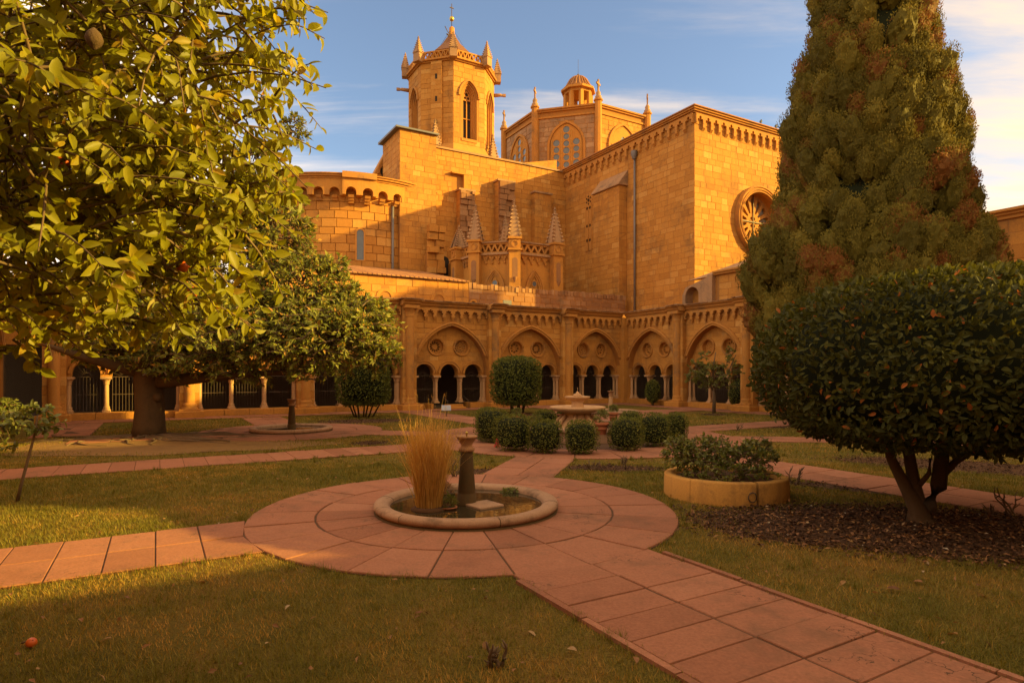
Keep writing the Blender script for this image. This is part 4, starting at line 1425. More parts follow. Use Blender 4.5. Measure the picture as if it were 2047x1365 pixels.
xa, za = cx_(1364, 600)
xb, zb = cx_(1400, 560)
xc, zc = cx_(1424, 558)
xd = 9.0
nx_, nz_ = cx_(1383, 600)
MB().plate([[(xa, 4.67), (xb + .45, 4.67), (xb + .45, zb + .10), (xa + .2, zb - .25), (xa, zb - .6)], [(nx_ - .42, 4.72), (nx_ + .42, 4.72)] + arc(nx_, 5.25, .42, 0, PI, 10)], 0, .6).build('niche_wall', GREYST, sp)
MB().plate([[(nx_ - .5, 4.7), (nx_ + .5, 4.7), (nx_ + .5, 5.75), (nx_ - .5, 5.75)]], .5, .58).build('niche_back', STONE, sp)
MB().box(xb + .48, xc + .05, -.08, .6, 4.67, zb + .2, ch=.03).build('pilaster', GREYST, sp)
MB().box(xc + .05, xd, .15, .7, 4.67, 6.05).build('wall', JOINT, sp)
stones(sp, flat_map(0, .15, 1, 0), stone_layout(xc + .25, xd, 4.75, 6.0, .32, (.5, .9), (), None, 130), STONE, 30, (.004, .015), 130)
MB().box(xc + .05, xd, .0, .7, 6.05, 6.14).box(xc + .05, xd, -.08, .7, 6.14, 6.22).build('cornice', CARVED, sp)
MB().add([(xa - .3, .6, 6.1), (xd, .6, 6.3), (xd, 3.4, 7.9), (xa - .3, 3.4, 6.5)], [(0, 1, 2, 3)]).build('roof', GREYST, sp)
ox_, oz_ = cx_(1472, 560)
MB().plate([circ(ox_, 5.75, .22, 14), circ(ox_, 5.75, .17, 14)], .1, .16).build('roundel', CARVED, sp)
rx, rz_ = cx_(1490, 585)
br = MB()
for i in range(7):
    br.tube([(rx + .1 * i, -.15, 4.72), (rx + .1 * i, -.15, 5.5)], .014, 4)
br.box(rx - .05, rx + .7, -.17, -.13, 5.48, 5.52).box(rx - .05, rx + .7, -.17, -.13, 4.78, 4.81)
br.build('iron_railing', IRON, sp)

ub1 = thing('sacristy_hall', 'plain stone hall with moulded cornice rising past the right side of the cypress', 'building', (*W(4.5, 0), 0), TH - R(90))
MB().box(12.9, 16.6, 0, 8, 4.6, 6.95).build('wall', JOINT, ub1)
stones(ub1, flat_map(0, 0, 1, 0), stone_layout(13.2, 16.6, 4.7, 6.9, .42, (.6, 1.1), (), None, 140), STONE, 40, (.004, .015), 140)
MB().box(12.8, 16.7, -.10, 8, 6.95, 7.08).box(12.8, 16.7, -.20, 8, 7.08, 7.18).box(12.8, 16.7, -.32, 8, 7.18, 7.27).build('cornice', CARVED, ub1)
MB().box(16.7, 30.6, .3, 8, 4.6, 10.7).box(35.1, 60, .3, 8, 4.6, 9.9).build('unseen_shade_storey', STONE, ub1)  # unseen storeys, heights set to keep the sun off the garden
MB().box(30.6, 35.1, .3, 8, 4.6, 12.4).build('tall_shade_block', STONE, ub1)  # added out of view, its shadow bounds the sun patch on the lawn
MB().box(7.7, 12.4, .3, 1.9, 4.6, 12.2).box(6.4, 7.7, .4, 1.9, 4.6, 9.0).build('hidden_shade_block', STONE, ub1)  # added mass hidden by the cypress, shades the arcade bays

th_ = thing('added_shade_house', 'added unseen stone block that shades the arcade facing the camera', 'building', (*W(14.5, 0), 0), TH - R(90))  # added out of view to keep the sun off the arcade
MB().box(12.6, 22.6, 0, 4.5, 0, 15.8).build('wall', STONE, th_)

# ================================================================ ground and paths
g = MB()
S = 400.0
g.add([(-S, -S, 0), (S, -S, 0), (S, S, 0), (-S, S, 0)], [(0, 1, 2, 3)])
o = g.build('ground', LAWN)
o['kind'] = 'structure'

P1 = (-.54, 7.33)
P2 = (-6.05, 16.9)
P3 = (3.85, 24.0)
P4 = (11.6, 14.2)
FC = (1.64, 15.4)
UX, VX = (CT, ST), (-ST, CT)
RP = 2.45                       # paved disc round a pond
RF0, RF1 = 2.55, 3.9            # planted bed / paved ring round the central fountain


def add2(p, d, t): return (p[0] + d[0] * t, p[1] + d[1] * t)


STRIPS = []                     # (ax,ay,bx,by,halfwidth)


def unit(a, b):
    L = math.hypot(b[0] - a[0], b[1] - a[1])
    return ((b[0] - a[0]) / L, (b[1] - a[1]) / L), L


JOINTBED = stone_mat('joint_sand', (.06, .03, .014), (.10, .05, .024), (.15, .085, .04), stain=.6, nscale=4.0)
path = struct('path')
path['label'] = 'red stone paved garden paths with round plazas at the ponds'
far = MB()


def paver(poly, near, z=.020, tone=None):
    n = len(poly)
    cx = sum(p[0] for p in poly) / n
    cy = sum(p[1] for p in poly) / n
    sh = []
    for x, y in poly:
        L = math.hypot(cx - x, cy - y) + 1e-6
        sh.append((x + (cx - x) / L * .012, y + (cy - y) / L * .012))
    tp = [(x + (cx - x) / (math.hypot(cx - x, cy - y) + 1e-6) * .006, y + (cy - y) / (math.hypot(cx - x, cy - y) + 1e-6) * .006) for x, y in sh]
    dz = rng.uniform(-.004, .003)
    ta, tb = rng.uniform(-.004, .004), rng.uniform(-.004, .004)
    V = [(x, y, 0) for x, y in sh] + [(x, y, z - .006 + dz) for x, y in sh] + [(x, y, z + dz + ta * (x - cx) + tb * (y - cy)) for x, y in tp]
    F = [tuple(range(2 * n, 3 * n))]
    for k in (0, n):
        F += [(k + i, k + (i + 1) % n, k + n + (i + 1) % n, k + n + i) for i in range(n)]
    ar = sum(poly[i][0] * poly[(i + 1) % n][1] - poly[(i + 1) % n][0] * poly[i][1] for i in range(n))
    if ar < 0: F = [f[::-1] for f in F]
    t = min(1, max(0, rng.gauss(.48, .12) - (.25 if rng.random() < .08 else 0))) if tone is None else tone
    if near:
        MB().add(V, F, t).build('paver', PAVER, path)
    else:
        far.add(V, F, t)


def strip(a, b, w, cols, pitch, ra=0.0, rb=0.0, near=True, jitter=.1, register=True):
    """row of pavers from a to b; ra, rb: radii of round plazas at the ends"""
    d, L = unit(a, b)
    nx, ny = -d[1], d[0]
    if register: STRIPS.append((a[0], a[1], b[0], b[1], w / 2))
    n = max(1, round((L - ra - rb) / pitch))
    for c in range(cols):
        s0, s1 = -w / 2 + w * c / cols, -w / 2 + w * (c + 1) / cols

        def pt(s, t):
            e0 = math.sqrt(max(0, ra * ra - s * s)) if ra else 0
            e1 = L - (math.sqrt(max(0, rb * rb - s * s)) if rb else 0)
            m0, m1 = ra, L - rb
            tt = e0 if t == 0 else e1 if t == 1 else m0 + (m1 - m0) * t
            return (a[0] + d[0] * tt + nx * s, a[1] + d[1] * tt + ny * s)
        for i in range(n):
            sk = rng.uniform(-.02, .02) / n if i else 0
            paver([pt(s0, i / n), pt(s0, (i + 1) / n), pt(s1, (i + 1) / n), pt(s1, i / n)], near)
    return d, L


def disc_ring(c, r0, r1, n, near, off=0.0):
    for i in range(n):
        a0, a1 = 2 * PI * i / n + off, 2 * PI * (i + 1) / n + off
        am = (a0 + a1) / 2
        poly = [(c[0] + r * math.cos(a), c[1] + r * math.sin(a)) for r, a in ((r0, a0), (r1, a0), (r1, am), (r1, a1), (r0, a1), (r0, am))]
        paver(poly, near)


DISCS = [(P1, RP), (P2, RP), (P3, RP), (P4, RP), (FC, RF1)]
bs = MB()
for i, (c, r) in enumerate(DISCS):
    bs.lathe([(r + .01, 0), (r, .012)], (*c, 0), 48)
disc_ring(P1, 1.02, 1.72, 22, True, .09)
disc_ring(P1, 1.72, RP, 22, True, .09)
for c in (P2, P3, P4):
    disc_ring(c, 1.02, 1.74, 16, False)
    disc_ring(c, 1.74, RP, 16, False)
disc_ring(FC, RF0, 3.2, 26, True)
disc_ring(FC, 3.2, RF1, 26, True)
# from the near pond: towards the viewer, and to the left
strip(P1, add2(P1, VX, -9.0), 1.46, 2, .335, RP)
strip(P1, add2(P1, UX, -7.0), 1.32, 2, .375, RP)
strip(P1, FC, 1.16, 2, .62, RP, RF1)
strip(FC, add2(FC, UX, -12.4), 1.25, 1, .37, RF1)
strip(FC, add2(FC, VX, -12.5), 1.30, 2, .6, RF1)
for a, b, ra, rb, w in ((FC, add2(FC, VX, 11.2), RF1, 0, 1.35), (FC, add2(FC, UX, 11.5), RF1, 0, 1.35), (FC, P2, RF1, RP, 1.15), (FC, P3, RF1, RP, 1.15), (FC, P4, RF1, RP, 1.15),
                        (P2, add2(P2, VX, 5.6), RP, 0, 1.3), (P2, add2(P2, UX, -5), RP, 0, 1.3), (P3, add2(P3, VX, 5.6), RP, 0, 1.3), (P3, add2(P3, UX, 6), RP, 0, 1.3), (P4, add2(P4, UX, 5), RP, 0, 1.3), (P4, add2(P4, VX, -8), RP, 0, 1.3)):
    strip(a, b, w, 2, .8, ra, rb, False)
# walks along the arcades
strip(W(-24, -.75), W(-.2, -.75), 1.3, 2, .8, near=False)
strip(W(-.75, -1.6), W(-.75, -16), 1.3, 2, .8, near=False)
strip(W(-23.3, -1.6), W(-23.3, -6), 1.3, 2, .8, near=False)
for ax, ay, bx, by, hw in STRIPS:
    d, L = unit((ax, ay), (bx, by))
    nx, ny = -d[1] * hw, d[0] * hw
    bs.add([(ax + nx, ay + ny, .012), (ax - nx, ay - ny, .012), (bx - nx, by - ny, .012), (bx + nx, by + ny, .012)], [(0, 1, 2, 3)])
# the joints: sandy beds at slightly different heights so that no two sheets coincide
zz = .006
n0 = 0
b2 = MB()
for i, (c, r) in enumerate(DISCS):
    zz += .0006
    b2.add([(c[0] + r * math.cos(t), c[1] + r * math.sin(t), zz) for t in [2 * PI * k / 48 for k in range(48)]], [tuple(range(48))])
for ax, ay, bx, by, hw in STRIPS:
    zz += .0004
    d, L = unit((ax, ay), (bx, by))
    nx, ny = -d[1] * hw, d[0] * hw
    b2.add([(ax + nx, ay + ny, zz), (bx + nx, by + ny, zz), (bx - nx, by - ny, zz), (ax - nx, ay - ny, zz)], [(3, 2, 1, 0)])
o = b2.build('joint_bed', JOINTBED, path)
far.build('paving', PAVER, path, kind='stuff')
# kerb edgings of the near path
for s in (-1, 1):
    m = MB()
    for i in range(9):
        t0 = 2.5 + i * .85
        q = [add2(add2(P1, VX, -t), UX, s * (.735 + k)) for t in (t0, t0 + .84) for k in (0, .05)]
        z = .026 + rng.uniform(-.006, .006)
        m.add([(x, y, 0) for x, y in q] + [(x, y, z) for x, y in q], [(4, 5, 7, 6), (0, 1, 5, 4), (1, 3, 7, 5), (3, 2, 6, 7), (2, 0, 4, 6)] if s < 0 else [(6, 7, 5, 4), (4, 5, 1, 0), (5, 7, 3, 1), (7, 6, 2, 3), (6, 4, 0, 2)], rt())
    m.build('edging', PAVER, path)

# planting beds of bark chips: centre, radii, angle
BEDS = [((*ground(1868, 1060),), 2.35, 1.10, -.20), ((*ground(1215, 937),), 1.0, .33, -.1), ((*ground(740, 886),), .42, .42, 0), ((*ground(1500, 852),), 1.3, .6, -.3),
        ((*ground(728, 842),), 1.55, .9, .3), ((*ground(1032, 829),), 1.5, .8, 0), ((*ground(1427, 829),), .55, .5, 0), ((*ground(1960, 935),), 2.2, .8, -.5), ((*ground(1800, 985),), 1.6, .28, -.55), ((*ground(965, 943),), .5, .25, .3)]


SOILS = [((*ground(320, 892),), 3.2, 1.4, 0.0)]


def in_bed(X, Y, grow=1.0):
    r = np.zeros_like(X, dtype=bool)
    for c, a, b, t in BEDS + SOILS:
        dx, dy = X - c[0], Y - c[1]
        x = dx * math.cos(t) + dy * math.sin(t)
        y = -dx * math.sin(t) + dy * math.cos(t)
        r |= (x / a) ** 2 + (y / b) ** 2 < grow ** 2
    d = np.hypot(X - FC[0], Y - FC[1])
    return r | (d < RF0)


def paved(X, Y, m=0.0):
    r = np.zeros_like(X, dtype=bool)
    for c, q in DISCS: r |= (X - c[0]) ** 2 + (Y - c[1]) ** 2 < (q + m) ** 2
    for ax, ay, bx, by, hw in STRIPS:
        d, L = unit((ax, ay), (bx, by))
        t = (X - ax) * d[0] + (Y - ay) * d[1]
        s = -(X - ax) * d[1] + (Y - ay) * d[0]
        r |= (t > 0) & (t < L) & (np.abs(s) < hw + m)
    return r


zz = .0025
bed = MB()
for c, a, b, t in BEDS + [((FC[0], FC[1]), RF0, RF0, 0)]:
    zz += .0004
    pts = []
    for k in range(40):
        q = 2 * PI * k / 40
        w_ = 1 + .06 * math.sin(3 * q + c[0]) + .04 * math.sin(7 * q + c[1])
        x, y = a * w_ * math.cos(q), b * w_ * math.sin(q)
        if a == RF0: x, y = a * math.cos(q), a * math.sin(q)
        pts.append((c[0] + x * math.cos(t) - y * math.sin(t), c[1] + x * math.sin(t) + y * math.cos(t), zz))
    bed.add(pts, [tuple(range(40))])
o = bed.build('flower_beds', SOIL)
o['kind'] = 'structure'


# ================================================================ leaves
LEAF_B = (np.array([(0, 0, 0), (-.5, .42, .10), (0, .45, 0), (.5, .42, .10), (0, 1, -.10)]), np.array([(0, 2, 1), (0, 3, 2), (1, 2, 4), (2, 3, 4)]))
_ys = [(.0, .0), (.22, .42), (.5, .5), (.78, .33), (1.0, 0)]
_lv = [(0, 0, 0)] + [p for y, w in _ys[1:-1] for p in ((-w, y, .16 * w - .16 * y * y), (0, y, -.16 * y * y - .03), (w, y, .16 * w - .16 * y * y))] + [(0, 1, -.20)]
LEAF_A = (np.array(_lv), np.array([(0, 2, 1), (0, 3, 2), (1, 2, 5), (1, 5, 4), (2, 3, 6), (2, 6, 5), (4, 5, 8), (4, 8, 7), (5, 6, 9), (5, 9, 8), (7, 8, 10), (8, 9, 10)]))
LEAF_C = (np.array([(0, 0, 0), (-.5, .5, .08), (0, 1, -.05), (.5, .5, .08)]), np.array([(0, 3, 1), (3, 2, 1)]))


def norm(a):
    return a / (np.linalg.norm(a, axis=1, keepdims=True) + 1e-9)


def leaf_frames(D, N):
    y = norm(D)
    x = norm(np.cross(y, N))
    return x, y, np.cross(x, y)


def leaf_verts(P, D, N, L, Wd, tpl):
    x, y, z = leaf_frames(D, N)
    T = tpl[0]
    L = np.asarray(L)[:, None, None]
    Wd = np.asarray(Wd)[:, None, None]
    V = P[:, None, :] + x[:, None, :] * (T[None, :, 0:1] * Wd) + y[:, None, :] * (T[None, :, 1:2] * L) + z[:, None, :] * (T[None, :, 2:3] * L)
    k = len(T)
    F = (tpl[1][None] + (np.arange(len(P)) * k)[:, None, None]).reshape(-1, 3)
    return V.reshape(-1, 3), F


_leafmesh = {}


def leaves(parent, base, P, D, N, L, Wd, tone, mat, tpl, nparts=0, name='foliage', leafname='leaf'):
    """leaf arrays in world space; the nparts that show largest become objects of their own"""
    P = np.asarray(P); n = len(P)
    b = np.array(base)
    rest = np.ones(n, dtype=bool)
    if nparts:
        d = np.linalg.norm(P - np.array([0, 0, CZ]), axis=1)
        px_ = CX + FPX * P[:, 0] / np.maximum(P[:, 1], .05)
        py_ = HOR - FPX * (P[:, 2] - CZ) / np.maximum(P[:, 1], .05)
        size = L / d * ((P[:, 1] > .2) & (px_ > 10) & (px_ < 2037) & (py_ > 10) & (py_ < 1350))
        idx = np.argsort(-size)[:nparts]
        idx = idx[size[idx] > 0]
        rest[idx] = False
        x, y, z = leaf_frames(D[idx], N[idx])
        for j, i in enumerate(idx):
            q = int(min(7, tone[i] * 8))
            key = (mat.name, id(tpl), q)
            if key not in _leafmesh:
                _leafmesh[key] = np_mesh(leafname, tpl[0], tpl[1], mat, (q + .5) / 8, True)
            o = bpy.data.objects.new(leafname, _leafmesh[key])
            M = Matrix(((x[j][0] * Wd[i], y[j][0] * L[i], z[j][0] * L[i], P[i][0] - b[0]), (x[j][1] * Wd[i], y[j][1] * L[i], z[j][1] * L[i], P[i][1] - b[1]),
                        (x[j][2] * Wd[i], y[j][2] * L[i], z[j][2] * L[i], P[i][2] - b[2]), (0, 0, 0, 1)))
            o.parent = parent
            o.matrix_local = M
            COL.objects.link(o)
    V, F = leaf_verts(P[rest] - b, D[rest], N[rest], np.asarray(L)[rest], np.asarray(Wd)[rest], tpl)
    o = link(name, np_mesh(name, V, F, mat, np.repeat(np.asarray(tone)[rest], len(tpl[1]))), parent)
    o['kind'] = 'stuff'
    return o


def rnd_dir(n, r=nrg):
    return norm(r.normal(size=(n, 3)))


def twig_tree(parent, base, starts, lobes, n_twigs, per, L, wl, mat, tpl, bark, nparts=0, twig_r=.006, droop=.25, tone=(.5, .2), seed=1, flat=.5, spread=.75, inner=.45, twig_len=None, clip=None, bias=None):
    """twigs run from inside the lobes to their skins; leaves sit along the twigs"""
    r = np.random.default_rng(seed)
    w = np.array([l[1][0] * l[1][1] * l[1][2] for l in lobes]) ** .67
    which = r.choice(len(lobes), n_twigs, p=w / w.sum())
    tw = MB()
    Ps, Ds, Ns, To = [], [], [], []
    for k in which:
        c, rad = np.array(lobes[k][0]), np.array(lobes[k][1])
        d = r.normal(size=3)
        d /= np.linalg.norm(d)
        if d[2] < -.5 and r.random() < .5: d[2] *= -1
        e = c + d * rad * r.uniform(.72, 1.04)
        s = c + d * rad * r.uniform(.2, inner + .2) + r.normal(size=3) * rad * .13
        if twig_len:
            v = e - s
            l_ = np.linalg.norm(v)
            if l_ > twig_len: s = e - v / l_ * twig_len * r.uniform(.7, 1.1)
        if clip is not None and not clip(e): continue
        m_ = (s + e) / 2 + np.array([0, 0, .12 * np.linalg.norm(e - s)]) + r.normal(size=3) * .04 * np.linalg.norm(e - s)
        ts = np.linspace(0, 1, 5)
        pts = [(1 - t) ** 2 * s + 2 * t * (1 - t) * m_ + t * t * e - np.array([0, 0, droop * t * t * np.linalg.norm(e - s) * .4]) for t in ts]
        tw.tube(pts, [twig_r * (1.6 - 1.1 * t) for t in ts], 4, cap=False, tone=r.random())
        nl = max(3, int(per * r.uniform(.7, 1.3)))
        for j in range(nl):
            t = .18 + .82 * (j + .5) / nl
            i0 = min(3, int(t * 4))
            f = t * 4 - i0
            p = pts[i0] * (1 - f) + pts[i0 + 1] * f
            ax = pts[i0 + 1] - pts[i0]
            ax /= np.linalg.norm(ax) + 1e-9
            q = r.normal(size=3)
            q -= ax * q.dot(ax)
            q /= np.linalg.norm(q) + 1e-9
            dd = ax * (1 - spread) + q * spread + np.array([0, 0, -droop])
            nn = np.array([0, 0, 1.0]) * flat + d * .4 + r.normal(size=3) * .42 + (np.array(bias) if bias is not None else -np.array(SL) * .5)
            Ps.append(p); Ds.append(dd); Ns.append(nn)
            To.append(min(.985, max(0, r.normal(tone[0], tone[1]))))
    Ps, Ds, Ns = np.array(Ps), np.array(Ds), np.array(Ns)
    n = len(Ps)
    Ls = L * r.uniform(.6, 1.18, n)
    tw2 = tw.mesh('twigs', bark)
    tw2.transform(Matrix.Translation(-Vector(base)))
    o = link('twigs', tw2, parent)
    o['kind'] = 'stuff'
    leaves(parent, base, Ps, Ds, Ns, Ls, Ls * wl * r.uniform(.85, 1.15, n), np.array(To), mat, tpl, nparts)


def gx(px_, py_, d):
    """point seen at pixel (px_,py_) at distance d along the view"""
    return ((px_ - CX) / FPX * d, d, CZ + (HOR - py_) / FPX * d)


# ---------------------------------------------------------------- big orange tree, leaning in from the left
ob = (-3.9, 2.9, 0)
ot = thing('orange_tree', 'large sunlit orange tree with big glossy leaves filling the upper left corner', 'tree', ob)
t = MB()
t.tube([(0, 0, 0), (.05, .02, .8), (.35, -.05, 1.7), (.6, -.1, 2.3)], [.16, .13, .11, .09], 10)
limbs = [((.6, -.1, 2.3), (1.2, -.4, 2.9), (2.2, -.5, 3.3)), ((.45, -.1, 2.0), (1.3, .1, 2.35), (2.4, .1, 2.5)), ((.35, -.05, 1.8), (1.0, -.7, 2.2), (1.8, -1.2, 2.5)), ((.6, -.1, 2.3), (.9, .6, 3.0), (1.6, .9, 3.5)),
         ((.4, -.05, 1.75), (1.2, .5, 2.0), (2.2, .6, 2.15)), ((.6, -.1, 2.3), (.9, -.7, 3.0), (1.5, -1.2, 3.4))]
for l in limbs:
    a, b, c = (Vector(p) for p in l)
    pts = [(1 - s) ** 2 * a + 2 * s * (1 - s) * b + s * s * c for s in (0, .2, .4, .6, .8, 1)]
    t.tube(pts, [.075, .06, .047, .036, .026, .016], 7)
t.build('trunk', TWIG, ot)
oc = [((-2.3, 2.75, 3.05), (1.22, 1.05, .95)), ((-1.62, 2.75, 2.95), (.80, .75, .75)), ((-2.1, 2.5, 2.35), (1.0, .85, .66)), ((-1.52, 2.85, 2.38), (.56, .5, .48)), ((-2.9, 3.0, 2.35), (1.0, .8, .66)), ((-1.45, 2.55, 3.2), (.74, .6, .5)), ((-2.0, 2.2, 2.6), (.7, .5, .6)), ((-1.38, 2.75, 2.22), (.46, .45, .36)), ((-1.35, 2.8, 2.6), (.42, .45, .4)), ((-2.3, 2.7, 2.0), (.95, .8, .34)), ((-1.6, 2.75, 2.02), (.5, .5, .32)), ((-2.9, 3.9, 3.2), (1.1, .8, 1.0)), ((-2.9, 3.9, 2.4), (1.1, .8, .6))]
twig_tree(ot, ob, None, oc, 1450, 16, .066, .48, L_ORANGE, LEAF_A, TWIG, 290, .0045, .34, (.62, .2), 5, .35, .72, .4, .9,
          bias=(.55, -.55, .1), clip=lambda e: e[1] > 1.15 and not (e[0] / e[1] > -.285))
om = MB().lathe([(0.004, -.036), (.022, -.030), (.034, -.015), (.038, 0), (.034, .015), (.022, .030), (.004, .035)], (0, 0, 0), 12, cap=False).mesh('orange', ORANGE)
for px_, py_, d in ((372, 180, 2.9), (74, 245, 2.6), (395, 388, 2.9), (381, 585, 2.75), (366, 532, 2.9), (125, 322, 2.7)):
    p = gx(px_, py_, d)
    link('orange', om, ot, (p[0] - ob[0], p[1] - ob[1], p[2]), (rt(), rt(), 0), (.8, .8, .8))
dk = link('orange', MB().lathe([(0.004, -.036), (.022, -.018), (.027, 0), (.021, .018), (.004, .035)], (0, 0, 0), 10, cap=False).mesh('orange', BARK), ot, tuple(a - b for a, b in zip(gx(188, 78, 2.0), ob)))
dk['label'] = 'blackened shrivelled orange'

# ---------------------------------------------------------------- magnolia on the left lawn
mb_ = (*ground(297, 872), 0)
mg = thing('magnolia_tree', 'broad dark evergreen tree on the left lawn with thick short trunk', 'tree', mb_)
t = MB()
t.tube([(0, 0, -.05), (.02, 0, .25), (.03, 0, .7), (.0, 0, 1.3), (-.03, 0, 1.9), (.1, 0, 2.6), (.3, .1, 3.4)], [.42, .37, .335, .33, .31, .24, .14], 14)
for l in (((.1, 0, 1.35), (1.6, -.2, 1.55), (4.2, -.3, 1.65)), ((.0, 0, 1.8), (1.8, .2, 2.5), (4.4, .3, 3.2)), ((0, 0, 1.9), (-.9, .1, 2.6), (-1.8, .1, 2.9)), ((.1, 0, 2.4), (1.2, -.3, 3.6), (2.2, -.4, 4.8)), ((0, 0, 1.6), (-1.0, -.6, 1.9), (-2, -.9, 2.3)), ((.3, .1, 3.2), (1.4, .4, 4.8), (2.6, .4, 6.5))):
    a, b, c = (Vector(p) for p in l)
    t.tube([(1 - s) ** 2 * a + 2 * s * (1 - s) * b + s * s * c for s in (0, .15, .3, .5, .7, .85, 1)], [.19, .17, .15, .12, .09, .065, .04], 9)
t.lathe([(.05, -.12), (.12, -.06), (.13, .03), (.08, .1), (.02, .12)], (.3, -.14, 1.0), 8)
t.build('trunk', BARK, mg)


def lobe(px_, py_, d, rx, rz, ry=None):
    p = gx(px_, py_, d)
    k = d / FPX
    return (p, (rx * k, ry or rx * k * .8, rz * k))


ml = [lobe(700, 640, 15.5, 105, 60), lobe(480, 420, 15.9, 70, 70), lobe(590, 262, 16.4, 38, 30), lobe(510, 335, 16.3, 60, 60), lobe(555, 470, 15.8, 85, 95), lobe(600, 582, 15.5, 110, 80), lobe(640, 677, 15.1, 170, 88), lobe(500, 672, 15.4, 200, 100), lobe(430, 520, 16.1, 150, 130), lobe(330, 662, 16.2, 190, 95), lobe(200, 622, 16.4, 120, 110), lobe(700, 597, 15.4, 38, 36), lobe(660, 545, 15.6, 45, 40), lobe(745, 712, 14.8, 62, 45), lobe(380, 720, 15.6, 130, 50), lobe(230, 712, 16.4, 80, 35)]
twig_tree(mg, mb_, None, ml, 4300, 15, .155, .40, L_MAGN, LEAF_B, TWIG, 120, .012, .08, (.52, .24), 9, .35, .55, .6, .9)
# surface roots in the sunlight
rm = MB()
rr = random.Random(4)
for i in range(34):
    a = rr.uniform(-3.0, .3)
    x, y = .35 * math.cos(a), .35 * math.sin(a)
    pts = [(x, y, .05)]
    L = rr.uniform(1.2, 3.6)
    for j in range(7):
        a += rr.uniform(-.6, .6)
        x += L / 7 * math.cos(a); y += L / 7 * math.sin(a) * .75
        pts.append((x, y, .012 + rr.uniform(-.03, .03)))
    rm.tube(pts, [k_ * .75 for k_ in (.065, .055, .05, .042, .035, .03, .022, .012)], 6, rr.random())
rm.build('roots', TWIG, mg)
pts = []
for k in range(36):
    q_ = 2 * PI * k / 36
    w_ = 1 + .10 * math.sin(3 * q_ + 1) + .07 * math.sin(8 * q_)
    x, y = ground(320, 892)
    pts.append((x + 3.4 * w_ * math.cos(q_), y + 1.5 * w_ * math.sin(q_) + .25 * math.cos(q_), .0085))
o = MB().add(pts, [tuple(range(36))]).build('bare_soil', DRYSOIL)
o['kind'] = 'structure'

# ---------------------------------------------------------------- clipped crowns


def shell_points(prof, n, r, lump=.05, seed=0):
    """random points on a lathe surface: prof list of (r,z); returns P, outward N"""
    prof = np.array(prof, dtype=float)
    seg = np.diff(prof, axis=0)
    ln = np.linalg.norm(seg, axis=1)
    rm_ = (prof[:-1, 0] + prof[1:, 0]) / 2
    w = ln * rm_ + 1e-6
    k = r.choice(len(ln), n, p=w / w.sum())
    t = r.random(n)
    p = prof[k] + seg[k] * t[:, None]
    a = r.random(n) * 2 * PI
    nr = np.stack([seg[k, 1], -seg[k, 0]], 1)
    nr /= np.linalg.norm(nr, axis=1, keepdims=True) + 1e-9
    ph = r.random(6) * 6
    lf = 1 + lump * (np.sin(3 * a + ph[0] + p[:, 1] * 2) + np.sin(5 * a + ph[1] - p[:, 1] * 3.1) * .7 + np.sin(9 * a + ph[2] + p[:, 1] * 5) * .5)
    rr_ = p[:, 0] * lf
    P = np.stack([rr_ * np.cos(a), rr_ * np.sin(a), p[:, 1] * (1 + 0 * lf)], 1)
    N = np.stack([nr[:, 0] * np.cos(a), nr[:, 0] * np.sin(a), nr[:, 1]], 1)
    return P, N


def clipped(parent, base, centre, prof, n, L, wl, mat, tpl, nparts=0, depth=.12, tone=(.45, .22), seed=1, core=.88, lump=.03, up=.3, dead=0.0, tilt=.8):
    r = np.random.default_rng(seed)
    P, N = shell_points(prof, n, r, lump)
    P = P - N * (np.abs(r.normal(size=n)) * depth)[:, None] + np.array(centre)
    D = N * .55 + r.normal(size=(n, 3)) * .6 + np.array([0, 0, up])
    NN = N + r.normal(size=(n, 3)) * tilt * .6 + np.array([0, 0, .25])
    To = np.clip(r.normal(tone[0], tone[1], n), 0, .91)
    if dead: To[r.random(n) < dead] = r.uniform(.95, 1.0)
    Ls = L * r.uniform(.6, 1.2, n)
    leaves(parent, base, P, D, NN, Ls, Ls * wl, To, mat, tpl, nparts)
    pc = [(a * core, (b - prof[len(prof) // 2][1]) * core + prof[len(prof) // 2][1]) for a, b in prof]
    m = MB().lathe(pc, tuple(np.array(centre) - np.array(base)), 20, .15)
    m.build('dark_core', CORESHADE, parent)


CORESHADE = plain('painted_core_shade', (0.018, 0.022, 0.009), 0.9, 0, .1)  # solid crown cores, the shade behind the leaves painted near-black


def dome(rx, z0, z1, zmid, e=2.6, n=14):
    """profile of a clipped dome: bottom z0, widest at zmid, top z1"""
    pts = []
    for i in range(n + 1):
        t = PI * i / n - PI / 2
        s, c = math.sin(t), math.cos(t)
        r_ = rx * abs(c) ** (2 / e)
        z = zmid + (z1 - zmid if s > 0 else zmid - z0) * math.copysign(abs(s) ** (2 / e), s)
        pts.append((r_, z))
    return pts


def stems(parent, spec, bark=BARK, name='trunk'):
    m = MB()
    for pts, rad in spec: m.tube(pts, rad, 9)
    return m.build(name, bark, parent)


